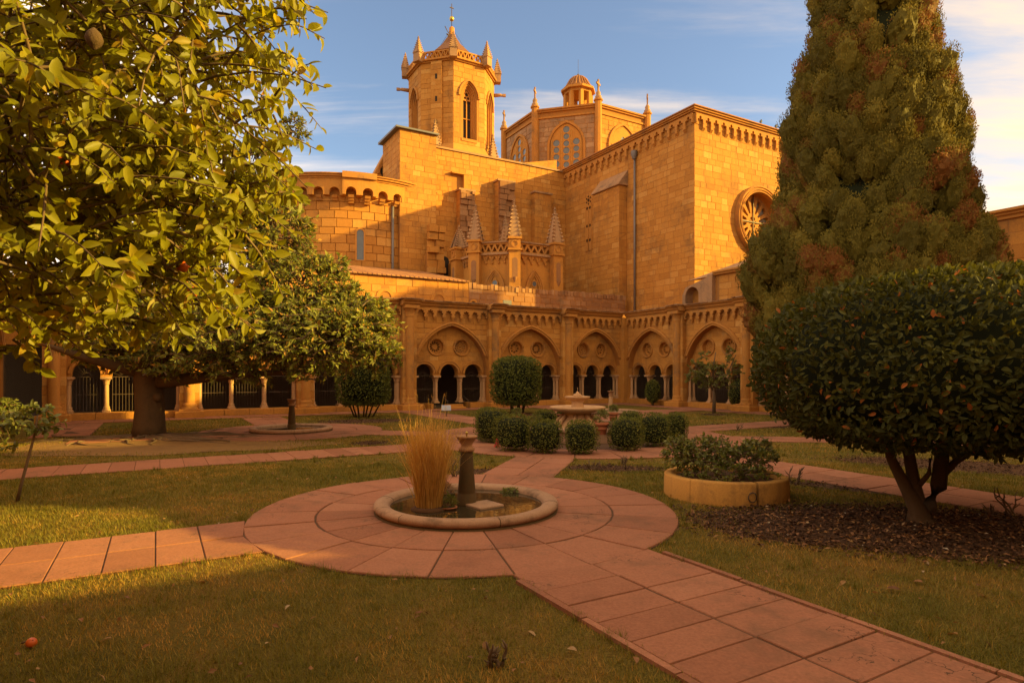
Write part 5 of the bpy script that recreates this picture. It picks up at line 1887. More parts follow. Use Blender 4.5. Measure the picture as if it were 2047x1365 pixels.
hb = (*ground(1838, 1046), 0)
ht = thing('clipped_tree', 'big round clipped evergreen with forked trunk on the bark bed at the right edge', 'tree', hb)
stems(ht, [([(.02, 0, -.08), (.01, 0, .02), (-.02, 0, .16), (-.12, .02, .36), (-.27, .05, .68), (-.45, .1, 1.4)], [.17, .125, .09, .065, .05, .04]),
           ([(0, .02, -.08), (0, .02, .12), (-.02, .06, .42), (-.07, .1, .85), (-.1, .2, 1.5)], [.14, .10, .065, .055, .045]),
           ([(.03, 0, -.08), (.04, -.01, .06), (.08, -.02, .2), (.19, -.02, .40), (.25, .0, .8), (.3, .1, 1.5)], [.16, .12, .095, .08, .068, .05]),
           ([(.21, 0, .5), (.36, -.05, .68), (.6, -.1, .85)], [.05, .035, .02]), ([(.0, 0, .42), (.07, -.05, .55), (.05, -.1, .72)], [.03, .025, .015])])
hprof = [(.25, .92), (.8, .80), (1.4, .86), (1.8, 1.10), (1.97, 1.45), (2.0, 1.8), (1.92, 2.12), (1.72, 2.40), (1.35, 2.60), (.8, 2.71), (.02, 2.75)]
clipped(ht, hb, (hb[0] + .52, hb[1] + .28, 0), hprof, 26000, .082, .48, L_HEDGE, LEAF_A, 260, .10, (.45, .22), 21, .82, .04, .25, .03)

cb_ = (*ground(1032, 826), 0)
ct = thing('clipped_tree', 'dark box-shaped clipped tree on short stems in front of the arcade', 'tree', cb_)
cprof = [(.05, .36), (.7, .34), (.88, .48), (.98, .8), (.99, 1.6), (.93, 1.95), (.7, 2.18), (.3, 2.26), (.02, 2.27)]
cprof = [(a * 1.02, b * .98) for a, b in cprof]
clipped(ct, cb_, cb_, cprof, 6500, .10, .5, L_BOX, LEAF_B, 0, .10, (.42, .22), 22, .84, .025)
stems(ct, [([(-.15, 0, 0), (-.2, 0, .6)], [.07, .06]), ([(.08, 0, 0), (.1, 0, .6)], [.07, .06]), ([(.25, .1, 0), (.35, .1, .6)], [.05, .05])])

lb = (*ground(724, 834), 0)
l2 = thing('clipped_tree', 'dark clipped tree with many thin stems in a bark bed left of the pale reeds', 'tree', lb)
clipped(l2, lb, (lb[0] + .05, lb[1], 0), [(a * .93, b * .95 + .12) for a, b in cprof], 6000, .10, .5, L_BOX, LEAF_B, 0, .10, (.40, .22), 23, .84, .035)
stems(l2, [([(x, y, 0), (x * 1.6, y * 1.6, .4), (x * 2.4, y * 2.4, .9)], [.03, .028, .02]) for x, y in ((-.2, 0), (.1, .1), (.25, -.1), (-.05, -.2), (.0, .2), (-.3, .1), (.35, .1))])

for px_, py_, rx, ry, lab, sd in ((1305, 811, 15, 26, 'small egg-shaped clipped bush before the arches right of the fountain', 31), (1482, 819, 26, 31, 'larger round clipped bush beside the big clipped evergreen', 32)):
    b = (*ground(px_, py_), 0)
    k = b[1] / FPX
    tb = thing('topiary_bush', lab, 'bush', b, group='clipped bushes by the right arcade')
    clipped(tb, b, b, dome(rx * k * .97, .12, 2 * ry * k, ry * k * 1.05, 2.1), 2600, .075, .45, L_BOX, LEAF_C, 0, .05, (.62, .2), sd, .93, .015)
    stems(tb, [([(0, 0, 0), (0, 0, .3)], [.06, .05])])

# ---------------------------------------------------------------- cypress
cyb = (9.98, 17.2, 0)
cy = thing('cypress_tree', 'huge conical cypress with brown patches towering at the right', 'tree', cyb)
kk = 17.0 / FPX


def zpy(py_): return CZ + (HOR - py_) * kk


cyp = [(.5, .4), (1.3, .7), (1.8, 1.5), (2.35, zpy(690)), (2.8, zpy(640)), (2.85, zpy(560)), (2.72, zpy(510)), (2.36, zpy(450)), (2.24, zpy(400)), (2.08, zpy(300)), (1.84, zpy(200)), (1.58, zpy(100)), (1.36, zpy(0)), (1.05, zpy(-120)), (.7, zpy(-260)), (.3, zpy(-380)), (.02, zpy(-440))]


def cy_shift(z): return np.interp(z, [zpy(600), zpy(500), zpy(420), zpy(0)], [-.32, -.28, -.02, 0])


r = np.random.default_rng(44)
NC = 1500
P, N = shell_points(cyp, NC, r, .022)
P[:, 0] += cy_shift(P[:, 2])
vis = (N[:, 1] < .3)
P, N = P[vis], N[vis]
P = P - N * r.uniform(0, .42, len(P))[:, None]
cr = r.uniform(.24, .46, len(P))
ct_ = np.clip(r.normal(.40, .2, len(P)), 0, .74)
# brown dead patches follow a few random streaks
seedp = P[r.choice(len(P), 150)]
dist = np.min(np.linalg.norm((P[:, None, :] - seedp[None]) * np.array([1, 1, .7]), axis=2), axis=1)
ct_ = np.where(dist < r.uniform(.02, .26, len(P)), r.uniform(.84, .98, len(P)), ct_)
import bmesh
ico = bmesh.new()
bmesh.ops.create_icosphere(ico, subdivisions=3, radius=1.0)
iv_ = np.array([v.co[:] for v in ico.verts])
if_ = np.array([[v.index for v in f.verts] for f in ico.faces])
ico.free()
bq = np.array(cyb)
# knobbly upright clumps of scale foliage
K = len(P)
el = r.uniform(1.15, 1.8, K)
BV_ = iv_[None] * (1 + r.normal(0, .11, (K, len(iv_), 1))) * cr[:, None, None] * .74
BV_ = BV_ * np.stack([np.ones(K), np.ones(K), el], 1)[:, None, :]
BV_[:, :, 0] += BV_[:, :, 2] * (N[:, None, 0] * .35)
BV_[:, :, 1] += BV_[:, :, 2] * (N[:, None, 1] * .35)
BV_ = (BV_ + P[:, None, :]).reshape(-1, 3)
BF_ = (if_[None] + (np.arange(K) * len(iv_))[:, None, None]).reshape(-1, 3)
bt = np.clip(np.repeat(ct_, len(if_)) - .25 + r.normal(0, .07, K * len(if_)), 0, 1)  # clump bodies toned below their sprays, painting shade into the gaps
bt = np.where(np.repeat(ct_, len(if_)) < .75, np.minimum(bt, .78), np.maximum(bt + .2, .82))
o = link('clumps', np_mesh('clumps', BV_, BF_, L_CYP, bt, False), cy)
o['kind'] = 'stuff'
per = 360
n = len(P) * per
ci = np.repeat(np.arange(len(P)), per)
dv = norm(rnd_dir(n, r) + N[ci] * .6 + np.array([0, 0, .25]))
off_ = dv * (cr[ci] * r.uniform(.78, .98, n))[:, None] * np.stack([np.ones(n), np.ones(n), el[ci]], 1)
off_[:, 0] += off_[:, 2] * N[ci, 0] * .35
off_[:, 1] += off_[:, 2] * N[ci, 1] * .35
pos = P[ci] + off_
D = norm(dv * .5 + np.array([0, 0, .9]) + r.normal(size=(n, 3)) * .35)
NN = dv + r.normal(size=(n, 3)) * .35
to = np.clip(ct_[ci] + r.normal(0, .08, n), 0, 1)
to = np.where((ct_[ci] < .75), np.minimum(to, .78), np.maximum(to, .82))
leaves(cy, cyb, pos + bq, D, NN, r.uniform(.04, .075, n), r.uniform(.018, .034, n), to, L_CYP, LEAF_C, 0, name='foliage')
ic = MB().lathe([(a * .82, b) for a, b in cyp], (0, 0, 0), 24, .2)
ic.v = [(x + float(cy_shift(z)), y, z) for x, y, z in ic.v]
ic.build('dark_core', CORESHADE, cy)  # solid core, painted dark as the shade between clumps
stems(cy, [([(0, 0, 0), (0, 0, 1.2)], [.4, .35])])
cy2b = (14.75, 20.2, 0)
cy2 = thing('cypress_tree', 'smaller dark cypress peeping out behind the right side of the huge one', 'tree', cy2b)
k2 = 20 / FPX
z2 = lambda p: CZ + (HOR - p) * k2
P, N = shell_points([(.4, .3), (.9, .8), (1.05, z2(600)), (1.0, z2(530)), (.8, z2(480)), (.4, z2(440)), (.02, z2(425))], 200, r, .05)
per = 90
n = len(P) * per
ci = np.repeat(np.arange(len(P)), per)
dv = norm(rnd_dir(n, r) + N[ci] * .6 + np.array([0, 0, .3]))
pos = P[ci] + dv * r.uniform(.2, .36, n)[:, None]
leaves(cy2, cy2b, pos + np.array(cy2b), norm(dv + np.array([0, 0, .6])), dv + r.normal(size=(n, 3)) * .5, r.uniform(.09, .16, n), r.uniform(.04, .07, n), np.clip(r.normal(.3, .14, n), 0, .7), L_CYP, LEAF_C)
MB().lathe([(.3, .3), (.8, .8), (.95, z2(600)), (.9, z2(530)), (.7, z2(480)), (.02, z2(435))], (0, 0, 0), 16, .2).build('dark_core', CORESHADE, cy2)

# ---------------------------------------------------------------- lighter young trees and shrubs
yb = (*ground(1427, 826), 0)
yt = thing('young_tree', 'small airy young tree with loose light foliage on the far lawn at the right', 'tree', yb)
ky = yb[1] / FPX
stems(yt, [([(0, 0, 0), (.02, 0, .6), (-.02, 0, 1.0)], [.075, .06, .05]), ([(-.02, 0, .9), (-.4, 0, 1.5), (-.8, .1, 2.1)], [.04, .03, .015]), ([(0, 0, .9), (.5, 0, 1.5), (.9, .1, 2.3)], [.04, .03, .012]), ([(0, 0, 1), (.0, .1, 1.7), (.1, .1, 2.4)], [.045, .03, .015])], TWIG)
yl = [((yb[0] + x, yb[1] + y, z), (a, b, c)) for x, y, z, a, b, c in ((0, 0, 1.55, .75, .6, .5), (-.7, 0, 1.7, .5, .5, .45), (.7, .1, 1.75, .5, .5, .5), (-.2, .1, 2.2, .45, .4, .35), (.75, .1, 2.35, .28, .3, .3), (.15, 0, 1.15, .8, .5, .28), (-.95, 0, 1.3, .3, .3, .2))]
twig_tree(yt, yb, None, yl, 190, 13, .11, .48, L_VINE, LEAF_B, TWIG, 0, .008, .1, (.55, .2), 51, .4, .6, .5, .6)

sb = (*ground(34, 1004), 0)
st2 = thing('sapling', 'thin leaning sapling with sparse broad leaves on the left lawn', 'sapling', sb)
ks = sb[1] / FPX
stems(st2, [([(0, 0, 0), (.06, 0, .25), (.14, 0, .55), (.22, 0, .85), (.26, 0, 1.1)], [.022, .018, .016, .013, .01])], TWIG)
sl = [((sb[0] + x, sb[1] + y, z), (a, b, c)) for x, y, z, a, b, c in ((.15, 0, 1.02, .30, .25, .22), (-.12, 0, .95, .22, .22, .18), (.38, 0, .95, .22, .22, .16), (.0, 0, .66, .18, .18, .08), (.28, 0, 1.15, .2, .2, .12))]
twig_tree(st2, sb, None, sl, 46, 9, .085, .55, L_VINE, LEAF_A, TWIG, 60, .004, .2, (.42, .2), 52, .6, .65, .4, .5)

ib = (*ground(-40, 905), 0)
iv = thing('shrub', 'dark leafy shrub at the left edge behind the sapling', 'shrub', ib)
twig_tree(iv, ib, None, [((ib[0] + .2, ib[1], .6), (.75, .6, .55)), ((ib[0] + .55, ib[1] - .1, .85), (.4, .4, .3))], 120, 13, .10, .5, L_BOX, LEAF_B, TWIG, 0, .008, .1, (.5, .2), 53, .4, .6, .5, .6)

# ================================================================ ponds and fountains
def pond(c, label, ped=True, pedmat=None):
    t = thing('pond', label, 'pond', (c[0], c[1], 0), TH, 'low round stone ponds of the cloister garden')
    MB().lathe([(1.09, 0), (1.08, .03), (1.03, .042), (1.03, .05)], (0, 0, 0), 56, .4).build('base', MOSSY if ped else BASIN, t)
    n = 6
    for i in range(n):                       # rim of separate curved blocks
        a0, a1 = 2 * PI * i / n + .004 + .4, 2 * PI * (i + 1) / n - .004 + .4
        pr = [(1.045, .036), (1.075, .055), (1.09, .085), (1.075, .118), (1.03, .136), (.975, .135), (.93, .122), (.90, .10), (.895, .03)]
        MB().lathe(pr, (0, 0, rng.uniform(-.002, .002)), 16, .3 + .4 * rt(), True, a0, a1, cap=False).build('rim_block', BASIN, t)
    MB().lathe([(.96, .03), (.96, .118), (1.03, .118), (1.03, .03)], (0, 0, 0), 40, .2, cap=False).build('mortar_core', MOSSY, t)
    MB().lathe([(0.01, .075), (.93, .075)], (0, 0, 0), 40, .5, False, cap=False).build('water', WATER, t)
    if ped:
        p = MB().lathe([(.115, .02), (.115, .19), (.10, .20), (.105, .22), (.075, .62), (.072, .70)], (0, 0, 0), 14, .4).build('pedestal', pedmat or MOSSY, t)
        MB().lathe([(.075, .695), (.095, .705), (.095, .735), (.072, .75), (.066, .775), (.115, .855), (.130, .865), (.128, .885), (.10, .88), (.02, .865)], (0, 0, 0), 14, .6, cap=False).build('bowl', RUBBLE, p)
        MB().lathe([(.008, .86), (.008, .90), (.016, .905), (.018, .925), (.006, .935)], (.0, 0, 0), 8).build('spout', BRASS, p)
    return t


pond(P1, 'pond in the near paved circle with a dark slender pedestal and reeds')
pond(P2, 'round pond on the left beside the magnolia with a short pedestal')
pond(P3, 'far round pond behind the central fountain with pale pedestal', True, MARBLE)
pond(P4, 'round pond half hidden behind the big clipped tree at the right')

# things in the near pond
rb = (-.95, 7.05, .06)
rd = thing('dry_reeds', 'tall clump of golden dry reeds standing in the near pond', 'reeds', rb)
r = np.random.default_rng(61)
n = 1100
az = r.random(n) * 2 * PI
r0 = np.sqrt(r.random(n)) * .15
r1 = r0 + np.abs(r.normal(.10, .085, n))
h = .42 + .66 * r.beta(2.6, 1.7, n)
tall = r.random(n) < .035
h = np.where(tall, r.uniform(1.05, 1.36, n), h)
V, F, T_ = [], [], []
side = r.random(n) * PI
brk = np.where(r.random(n) < .3, r.uniform(.1, .55, n), 0)
segs = 5
for i in range(n):
    sx, sy = math.cos(side[i]), math.sin(side[i])
    w = .0035 if i % 3 else .0055
    k = len(V)
    for j in range(segs + 1):
        t = j / segs
        rr_ = r0[i] + (r1[i] - r0[i]) * t ** 1.6
        bend = brk[i] * max(0, t - .55) ** 1.2
        x, y, z = rr_ * math.cos(az[i]) + .016 * math.sin(7 * t + i) * t + bend * math.cos(az[i] * 3), rr_ * math.sin(az[i]) + .016 * math.cos(6 * t + i) * t + bend * math.sin(az[i] * 3), h[i] * t - bend * .45
        ww = w * (1 - .75 * t)
        V += [(x - sx * ww, y - sy * ww, z), (x + sx * ww, y + sy * ww, z)]
    for j in range(segs):
        F.append((k + 2 * j, k + 2 * j + 1, k + 2 * j + 3, k + 2 * j + 2))
        T_.append(min(1, max(0, .25 + .5 * j / segs * 0 + r.normal(.25, .2))))
o = link('stalks', np_mesh('stalks', V, F, STRAW, T_), rd)
o['kind'] = 'stuff'
m = 1500                                        # fluffy seed heads and side wisps
i = r.integers(0, n, m)
t = r.uniform(.55, 1, m)
rr_ = r0[i] + (r1[i] - r0[i]) * t ** 1.6
Pp = np.stack([rr_ * np.cos(az[i]), rr_ * np.sin(az[i]), h[i] * t], 1) + np.array(rb)
leaves(rd, rb, Pp, np.stack([r.normal(0, .45, m), r.normal(0, .45, m), np.ones(m)], 1), rnd_dir(m, r), r.uniform(.04, .11, m), np.full(m, .005), np.clip(r.normal(.6, .2, m), 0, 1), STRAW, LEAF_C, 0, 'seed_heads')
MB().lathe([(.20, 0), (.21, .02), (.16, .05), (.02, .055)], (0, 0, 0), 14, .3).build('root_clump', SOIL, rd)


def herb(name, label, cat, b, lobes, n, per, L, mat, seed, pot=None, group=None, wl=.5, twr=.003):
    t = thing(name, label, cat, b, group=group)
    if pot: pot(t)
    twig_tree(t, b, None, lobes, n, per, L, wl, mat, LEAF_B, TWIG, 0, twr, .05, (.55, .2), seed, .3, .6, .5, .3)
    return t


def bowl_pot(rad, hh, mat=POT):
    def f(t):
        p = MB().lathe([(rad * .7, 0), (rad, hh * .8), (rad * 1.12, hh * .82), (rad * 1.12, hh), (rad * .95, hh), (rad * .9, hh * .85)], (0, 0, 0), 16, cap=False).build('pot', mat, t)
        MB().lathe([(.004, hh * .86), (rad * .93, hh * .86)], (0, 0, 0), 16, cap=False).build('soil', SOIL, p)
    return f


b = (*ground(895, 1017, .07), .045)
herb('bowl_plant', 'shallow clay bowl with sedge in the water in front of the reeds', 'plant', b, [((b[0], b[1], .13), (.09, .09, .12))], 40, 7, .07, L_VINE, 62, bowl_pot(.10, .055), None, .1)
b = (*ground(893, 988, .07), .045)
herb('bowl_plant', 'dark sunken tub with grey herbs between the reeds and the pedestal', 'plant', b, [((b[0], b[1], .14), (.10, .09, .08))], 34, 8, .045, L_DEAD, 63, bowl_pot(.10, .05, MOSSY), None, .3)
b = (*ground(1022, 984, .07), .06)
herb('water_plant', 'small round green water plant floating right of the pedestal', 'plant', b, [((b[0], b[1], .085), (.14, .10, .045))], 60, 9, .03, L_VINE, 64, None, None, .7)
sx, sy = ground(967, 1006, .10)
sl_ = thing('stepping_slab', 'flat square stone slab lying just above the pond water', 'slab', (sx, sy, .08), R(38))
MB().box(-.17, .17, -.17, .17, -.05, .018, .6, .008).build('slab', BASIN, sl_)
# thin dead shrub behind the pedestal
b = (*ground(908, 975, .04), .03)


def bare(name, label, cat, b, n, hgt, spread, seed, group=None, rad=.012):
    t = thing(name, label, cat, b, group=group)
    r_ = random.Random(seed)
    m = MB()
    for i in range(n):
        a = r_.uniform(0, 2 * PI)
        p = Vector((r_.uniform(-.04, .04), r_.uniform(-.03, .03), 0))
        d = Vector((math.cos(a) * spread, math.sin(a) * spread, 1)).normalized()
        pts, L = [p.copy()], hgt * r_.uniform(.6, 1.0)
        for j in range(6):
            d = (d + Vector((r_.uniform(-.5, .5), r_.uniform(-.5, .5), r_.uniform(-.1, .3)))).normalized()
            p = p + d * L / 6
            pts.append(p.copy())
        m.tube(pts, [rad, rad * .9, rad * .8, rad * .75, rad * .6, rad * .5, rad * .35], 6, r_.random())
        for j in (2, 3, 4):
            q = pts[j] + Vector((r_.uniform(-1, 1), r_.uniform(-1, 1), r_.uniform(.3, 1))).normalized() * hgt * .22
            m.tube([pts[j], (pts[j] + q) / 2 + Vector((0, 0, -.01)), q], [rad * .6, rad * .45, rad * .3], 5, r_.random())
    m.build('branches', TWIG, t)
    return t


bare('bare_shrub', 'thin leafless shrub behind the slender pond pedestal', 'shrub', (*ground(910, 955), 0), 7, .6, .25, 71, None, .008)
for (px_, py_, hgt, n, lab, sd) in ((1186, 941, .26, 7, 'pruned bare rose stump, left of two on the bark bed before the fountain', 72), (1247, 929, .24, 5, 'pruned bare rose stump, right of two on the bark bed before the fountain', 73),
                                    (1592, 968, .42, 3, 'tall bare pruned stem beside the round planter', 74), (2026, 1030, .40, 4, 'black bare rose bush at the right edge behind the forked trunk', 75),
                                    (1474, 862, .35, 5, 'bare pruned rose on the bed beyond the planter', 76), (988, 1330, .20, 5, 'dark gnarled rose stump in the near lawn', 77), (1985, 1034, .22, 3, 'low black rose stump beside the forked trunk', 78)):
    bare('rose_stump', lab, 'stump', (*ground(px_, py_), 0), n, hgt, .6, sd, 'pruned roses in the beds', .013)

# ---------------------------------------------------------------- central fountain
cf = thing('fountain', 'central tiered stone fountain with wide round bowl and scalloped top basin', 'fountain', (FC[0], FC[1], 0), TH)
MB().lathe([(1.55, 0), (1.55, .26), (1.62, .27), (1.62, .33), (1.36, .33), (1.34, .15), (.01, .15)], (0, 0, 0), 8, .4, False, cap=False).build('pool_wall', BASIN, cf)
MB().lathe([(.01, .24), (1.36, .24)], (0, 0, 0), 24, cap=False).build('water', WATER, cf)
m = MB().lathe([(.60, .14), (.60, .26), (.54, .28), (.44, .40), (.36, .48), (.34, .52)], (0, 0, 0), 8, .5, False)
m.build('pedestal', MARBLE, cf)
for i in range(8):
    t = 2 * PI * i / 8
    MB().tube([(.58 * math.cos(t), .58 * math.sin(t), .27), (.50 * math.cos(t), .50 * math.sin(t), .42), (.36 * math.cos(t), .36 * math.sin(t), .56)], [.07, .055, .045], 6).build('scroll', MARBLE, cf)
MB().lathe([(.30, .50), (.33, .55), (.30, .60), (.44, .635), (.62, .67), (.685, .72), (.70, .765), (.66, .775), (.60, .745), (.3, .72), (.02, .72)], (0, 0, 0), 40, .6, cap=False).build('lower_bowl', MARBLE, cf)
MB().lathe([(.19, .72), (.16, .76), (.145, .86), (.17, .92), (.19, .935)], (0, 0, 0), 16, .5).build('stem', MARBLE, cf)
MB().lathe([(.17, .93), (.24, .95), (.29, .985), (.315, 1.02), (.29, 1.025), (.22, .99), (.02, .985)], (0, 0, 0), 36, .6, sq=lambda a, z: 1 + (.05 * math.cos(10 * a) if z > .96 else 0), cap=False).build('upper_bowl', MARBLE, cf)
m = MB()
for i in range(5):
    t = 2 * PI * i / 5
    m.lathe([(.01, -.05), (.05, -.02), (.055, .02), (.02, .06)], (.065 * math.cos(t), .065 * math.sin(t), 1.03), 7)
m.lathe([(.07, 1.0), (.06, 1.08), (.03, 1.13), (.008, 1.15)], (0, 0, 0), 8).tube([(0, 0, 1.14), (0, 0, 1.24)], .006, 4)
m.build('finial', MARBLE, cf)

# clipped box balls round it
BALLS = [(984, 851, 33, 34, 'clipped box ball at the left end of the ring round the fountain'), (1026, 866, 37, 36, 'clipped box ball beside the red cone, second from the left of the ring'),
         (1089, 873, 34, 33, 'clipped box ball left of the fountain pedestal in the front of the ring'), (1162, 875, 32, 33, 'clipped box ball directly in front of the fountain'),
         (1251, 868, 34, 33, 'clipped box ball right of the front flower pot'), (1308, 860, 30, 33, 'clipped box ball toward the right end of the ring'), (1352, 856, 20, 30, 'clipped box ball at the far right end of the ring'),
         (1090, 834, 22, 14, 'small box ball behind the ring, left of the fountain bowl'), (1262, 837, 22, 14, 'small box ball behind the ring, right of the flower pots'), (972, 846, 20, 30, 'box ball peeping out behind the left end of the ring')]
for i, (px_, py_, rx, ry, lab) in enumerate(BALLS):
    by = py_ + ry
    if by < 852: by = 868
    b = (*ground(px_, by), 0)
    k = b[1] / FPX
    t = thing('box_ball', lab, 'hedge', b, group='clipped box balls round the fountain')
    hh = (by - (py_ - ry)) * k
    clipped(t, b, b, dome(rx * k * 1.07, .02, hh * 1.03, hh * .52, 3.4), 2600, .042, .55, L_BOX, LEAF_C, 0, .045, (.5, .25), 200 + i, .8, .06)
for px_, py_, rx, ry, lab, sd in ((1045, 849, 16, 22, 'reddish brown small bush behind the left box balls', 1), (1334, 846, 16, 22, 'reddish brown small bush among the right box balls', 2)):
    b = (*ground(px_, 872), 0)
    k = b[1] / FPX
    t = thing('brown_bush', lab, 'bush', b, group='brown bushes in the fountain bed')
    clipped(t, b, b, dome(rx * k, .05, 46 * k, 22 * k, 2), 900, .05, .4, L_DEAD, LEAF_C, 0, .05, (.2, .12), 240 + sd, .8, .05)
for px_, py_, lab, sd in ((1072, 856, 'loose yellowish herb tuft behind the box balls at the left', 3), (1315, 830, 'loose yellowish herb tuft behind the box balls at the right', 4), (1001, 836, 'loose pale herb tuft at the left of the bed', 5)):
    b = (*ground(px_, 874), 0)
    herb('herb_tuft', lab, 'plant', b, [((b[0], b[1], .40), (.22, .2, .20))], 70, 9, .06, L_VINE, 250 + sd, None, 'herb tufts in the fountain bed', .25)


def flowerpot(px_, py_, rad, hh, lab, sd, ph):
    d = 1.0
    k = None
    X, Y = ground(px_, py_, .33)
    b = (X, Y, .33)
    t = thing('flower_pot', lab, 'pot', b, group='terracotta pots round the fountain')
    p = MB().lathe([(rad * .62, 0), (rad * .80, hh * .42), (rad * .84, hh * .43), (rad * .84, hh * .5), (rad * .82, hh * .51), (rad * .92, hh * .76), (rad * 1.08, hh * .78), (rad * 1.1, hh), (rad * .95, hh), (rad * .9, hh * .85), (.01, hh * .85)], (0, 0, 0), 16, .5, cap=False).build('pot', POT, t)
    twig_tree(t, b, None, [((X, Y, .33 + hh + ph * .45), (rad * 1.15, rad, ph * .55))], 60, 8, .05, .4, L_VINE, LEAF_B, TWIG, 0, .003, .05, (.5, .2), sd, .3, .6, .5, .2)


flowerpot(1202, 868, .15, .25, 'terracotta flower pot on the pool rim in front, right of the pedestal', 81, .28)
flowerpot(1226, 841, .13, .22, 'terracotta flower pot right of the wide fountain bowl', 82, .22)
flowerpot(1033, 846, .13, .2, 'terracotta flower pot among the left box balls', 83, .2)
flowerpot(1122, 842, .12, .2, 'terracotta flower pot under the left edge of the wide bowl', 84, .05)
b = (*ground(993, 895), 0)
cn = thing('red_cone', 'small red plastic cone at the foot of the box balls', 'cone', b)
MB().box(-.09, .09, -.09, .09, 0, .02).lathe([(.065, .02), (.015, .2)], (0, 0, 0), 10).build('cone', REDPL, cn)
b = (*ground(1055, 902), 0)
pc = thing('wooden_post', 'thin pale wooden post between box balls', 'post', b)
MB().tube([(0, 0, 0), (.0, 0, .36)], .017, 8).lathe([(.035, .36), (.035, .385)], (0, 0, 0), 8).build('post', WOOD, pc)

# ---------------------------------------------------------------- round planter
pb = (2.83, 8.22, 0)
pl = thing('round_planter', 'round ochre stone planter full of trailing green shrubs', 'planter', pb)
for i in range(6):
    a0, a1 = 2 * PI * i / 6 + .004 - .35, 2 * PI * (i + 1) / 6 - .004 - .35
    pr = [(.78, 0), (.775, .27), (.755, .29), (.66, .29), (.65, .22), (.65, 0)]
    off = (.0, 0) if i != 5 else (.03, 0)
    m = MB().lathe(pr, (*off, rng.uniform(-.004, .004)), 10, .35 + .3 * rt(), True, a0, a1, cap=False)
    for a in (a0, a1):
        q = [(off[0] + r_ * math.cos(a), off[1] + r_ * math.sin(a), z) for r_, z in pr]
        m.add(q, [tuple(range(6)) if a == a0 else tuple(reversed(range(6)))], .4)
    m.build('curved_block', PLASTER, pl)
MB().lathe([(.01, .23), (.70, .22)], (0, 0, 0), 24, cap=False).build('soil', SOIL, pl)
MB().lathe([(.70, 0), (.70, .22)], (0, 0, 0), 24, cap=False).build('inner_wall', PLASTER, pl)
t = R(-85)
MB().tube([(.79 * math.cos(t) + .05 * math.sin(k_ * PI / 5), .79 * math.sin(t) - .02, .13 + .06 * math.cos(k_ * PI / 5)) for k_ in range(11)], .008, 5).build('iron_ring', IRON, pl)
tp = thing('planter_shrub', 'loose green shrubs with small leaves growing in the round planter', 'shrub', (pb[0], pb[1], .25))
plobes = [((pb[0] + x, pb[1] + y, z), (a, b_, c)) for x, y, z, a, b_, c in ((-.35, 0, .48, .42, .4, .22), (.2, -.1, .45, .42, .4, .20), (.5, .1, .5, .3, .35, .22), (-.6, .1, .55, .22, .3, .2), (-.1, .25, .52, .4, .3, .22), (.0, -.45, .34, .55, .2, .10))]
twig_tree(tp, (pb[0], pb[1], .25), None, [(c, (a, b_, d * 1.35)) for c, (a, b_, d) in plobes], 400, 12, .055, .7, L_VINE, LEAF_B, TWIG, 0, .0045, .12, (.55, .22), 91, .4, .65, .5, .45)

# ---------------------------------------------------------------- small things
b = (*ground(892, 833), 0)
sg = thing('info_sign', 'small bluish slanted notice panel on a leg before the doorway arch', 'sign', b, R(10))
MB().tube([(0, 0, 0), (0, .02, .32)], .015, 6).build('post', IRON, sg)
MB().add([(-.17, -.08, .24), (.17, -.08, .24), (.17, .08, .42), (-.17, .08, .42), (-.17, -.06, .22), (.17, -.06, .22), (.17, .10, .40), (-.17, .10, .40)], [(0, 1, 2, 3), (7, 6, 5, 4), (0, 4, 5, 1), (1, 5, 6, 2), (2, 6, 7, 3), (3, 7, 4, 0)]).build('panel', SIGN, sg)
for px_, py_, lab in ((1521, 252, 'dark pigeon perched on the transept eave, left of two'), (1551, 261, 'dark pigeon perched on the transept eave, right of two')):
    u_, z_ = on_v(px_, py_, TV - .3)
    x, y = W(u_, TV - .30)
    bd = thing('pigeon', lab, 'bird', (x, y, 16.18), TH + .5, 'pigeons on the eave')
    m = MB()
    m.lathe([(.004, -.20), (.05, -.12), (.085, 0), (.07, .09), (.02, .15)], (0, 0, 0), 8)
    bo = m.mesh('body', BIRD)
    bo.transform(Matrix.Translation((0, 0, .14)) @ Matrix.Rotation(R(60), 4, 'Y'))
    link('body', bo, bd)
    MB().lathe([(.01, -.05), (.045, 0), (.01, .05)], (.13, 0, .27), 7).tube([(.16, 0, .27), (.21, 0, .26)], [.012, .004], 5).build('head', BIRD, bd)
    MB().tube([(0, .03, 0), (0, .03, .1)], .008, 4).tube([(0, -.03, 0), (0, -.03, .1)], .008, 4).build('leg', BIRD, bd)
x, y = ground(63, 1283, .03)
fo = thing('fallen_orange', 'ripe orange lying on the near lawn', 'fruit', (x, y, .034))
link('orange', om, fo, (0, 0, -.006), (.4, .7, 0), (.8, .8, .8))
MB().tube([(-.03, .01, .0), (-.06, .0, -.01)], .006, 5).build('stalk', TWIG, fo)

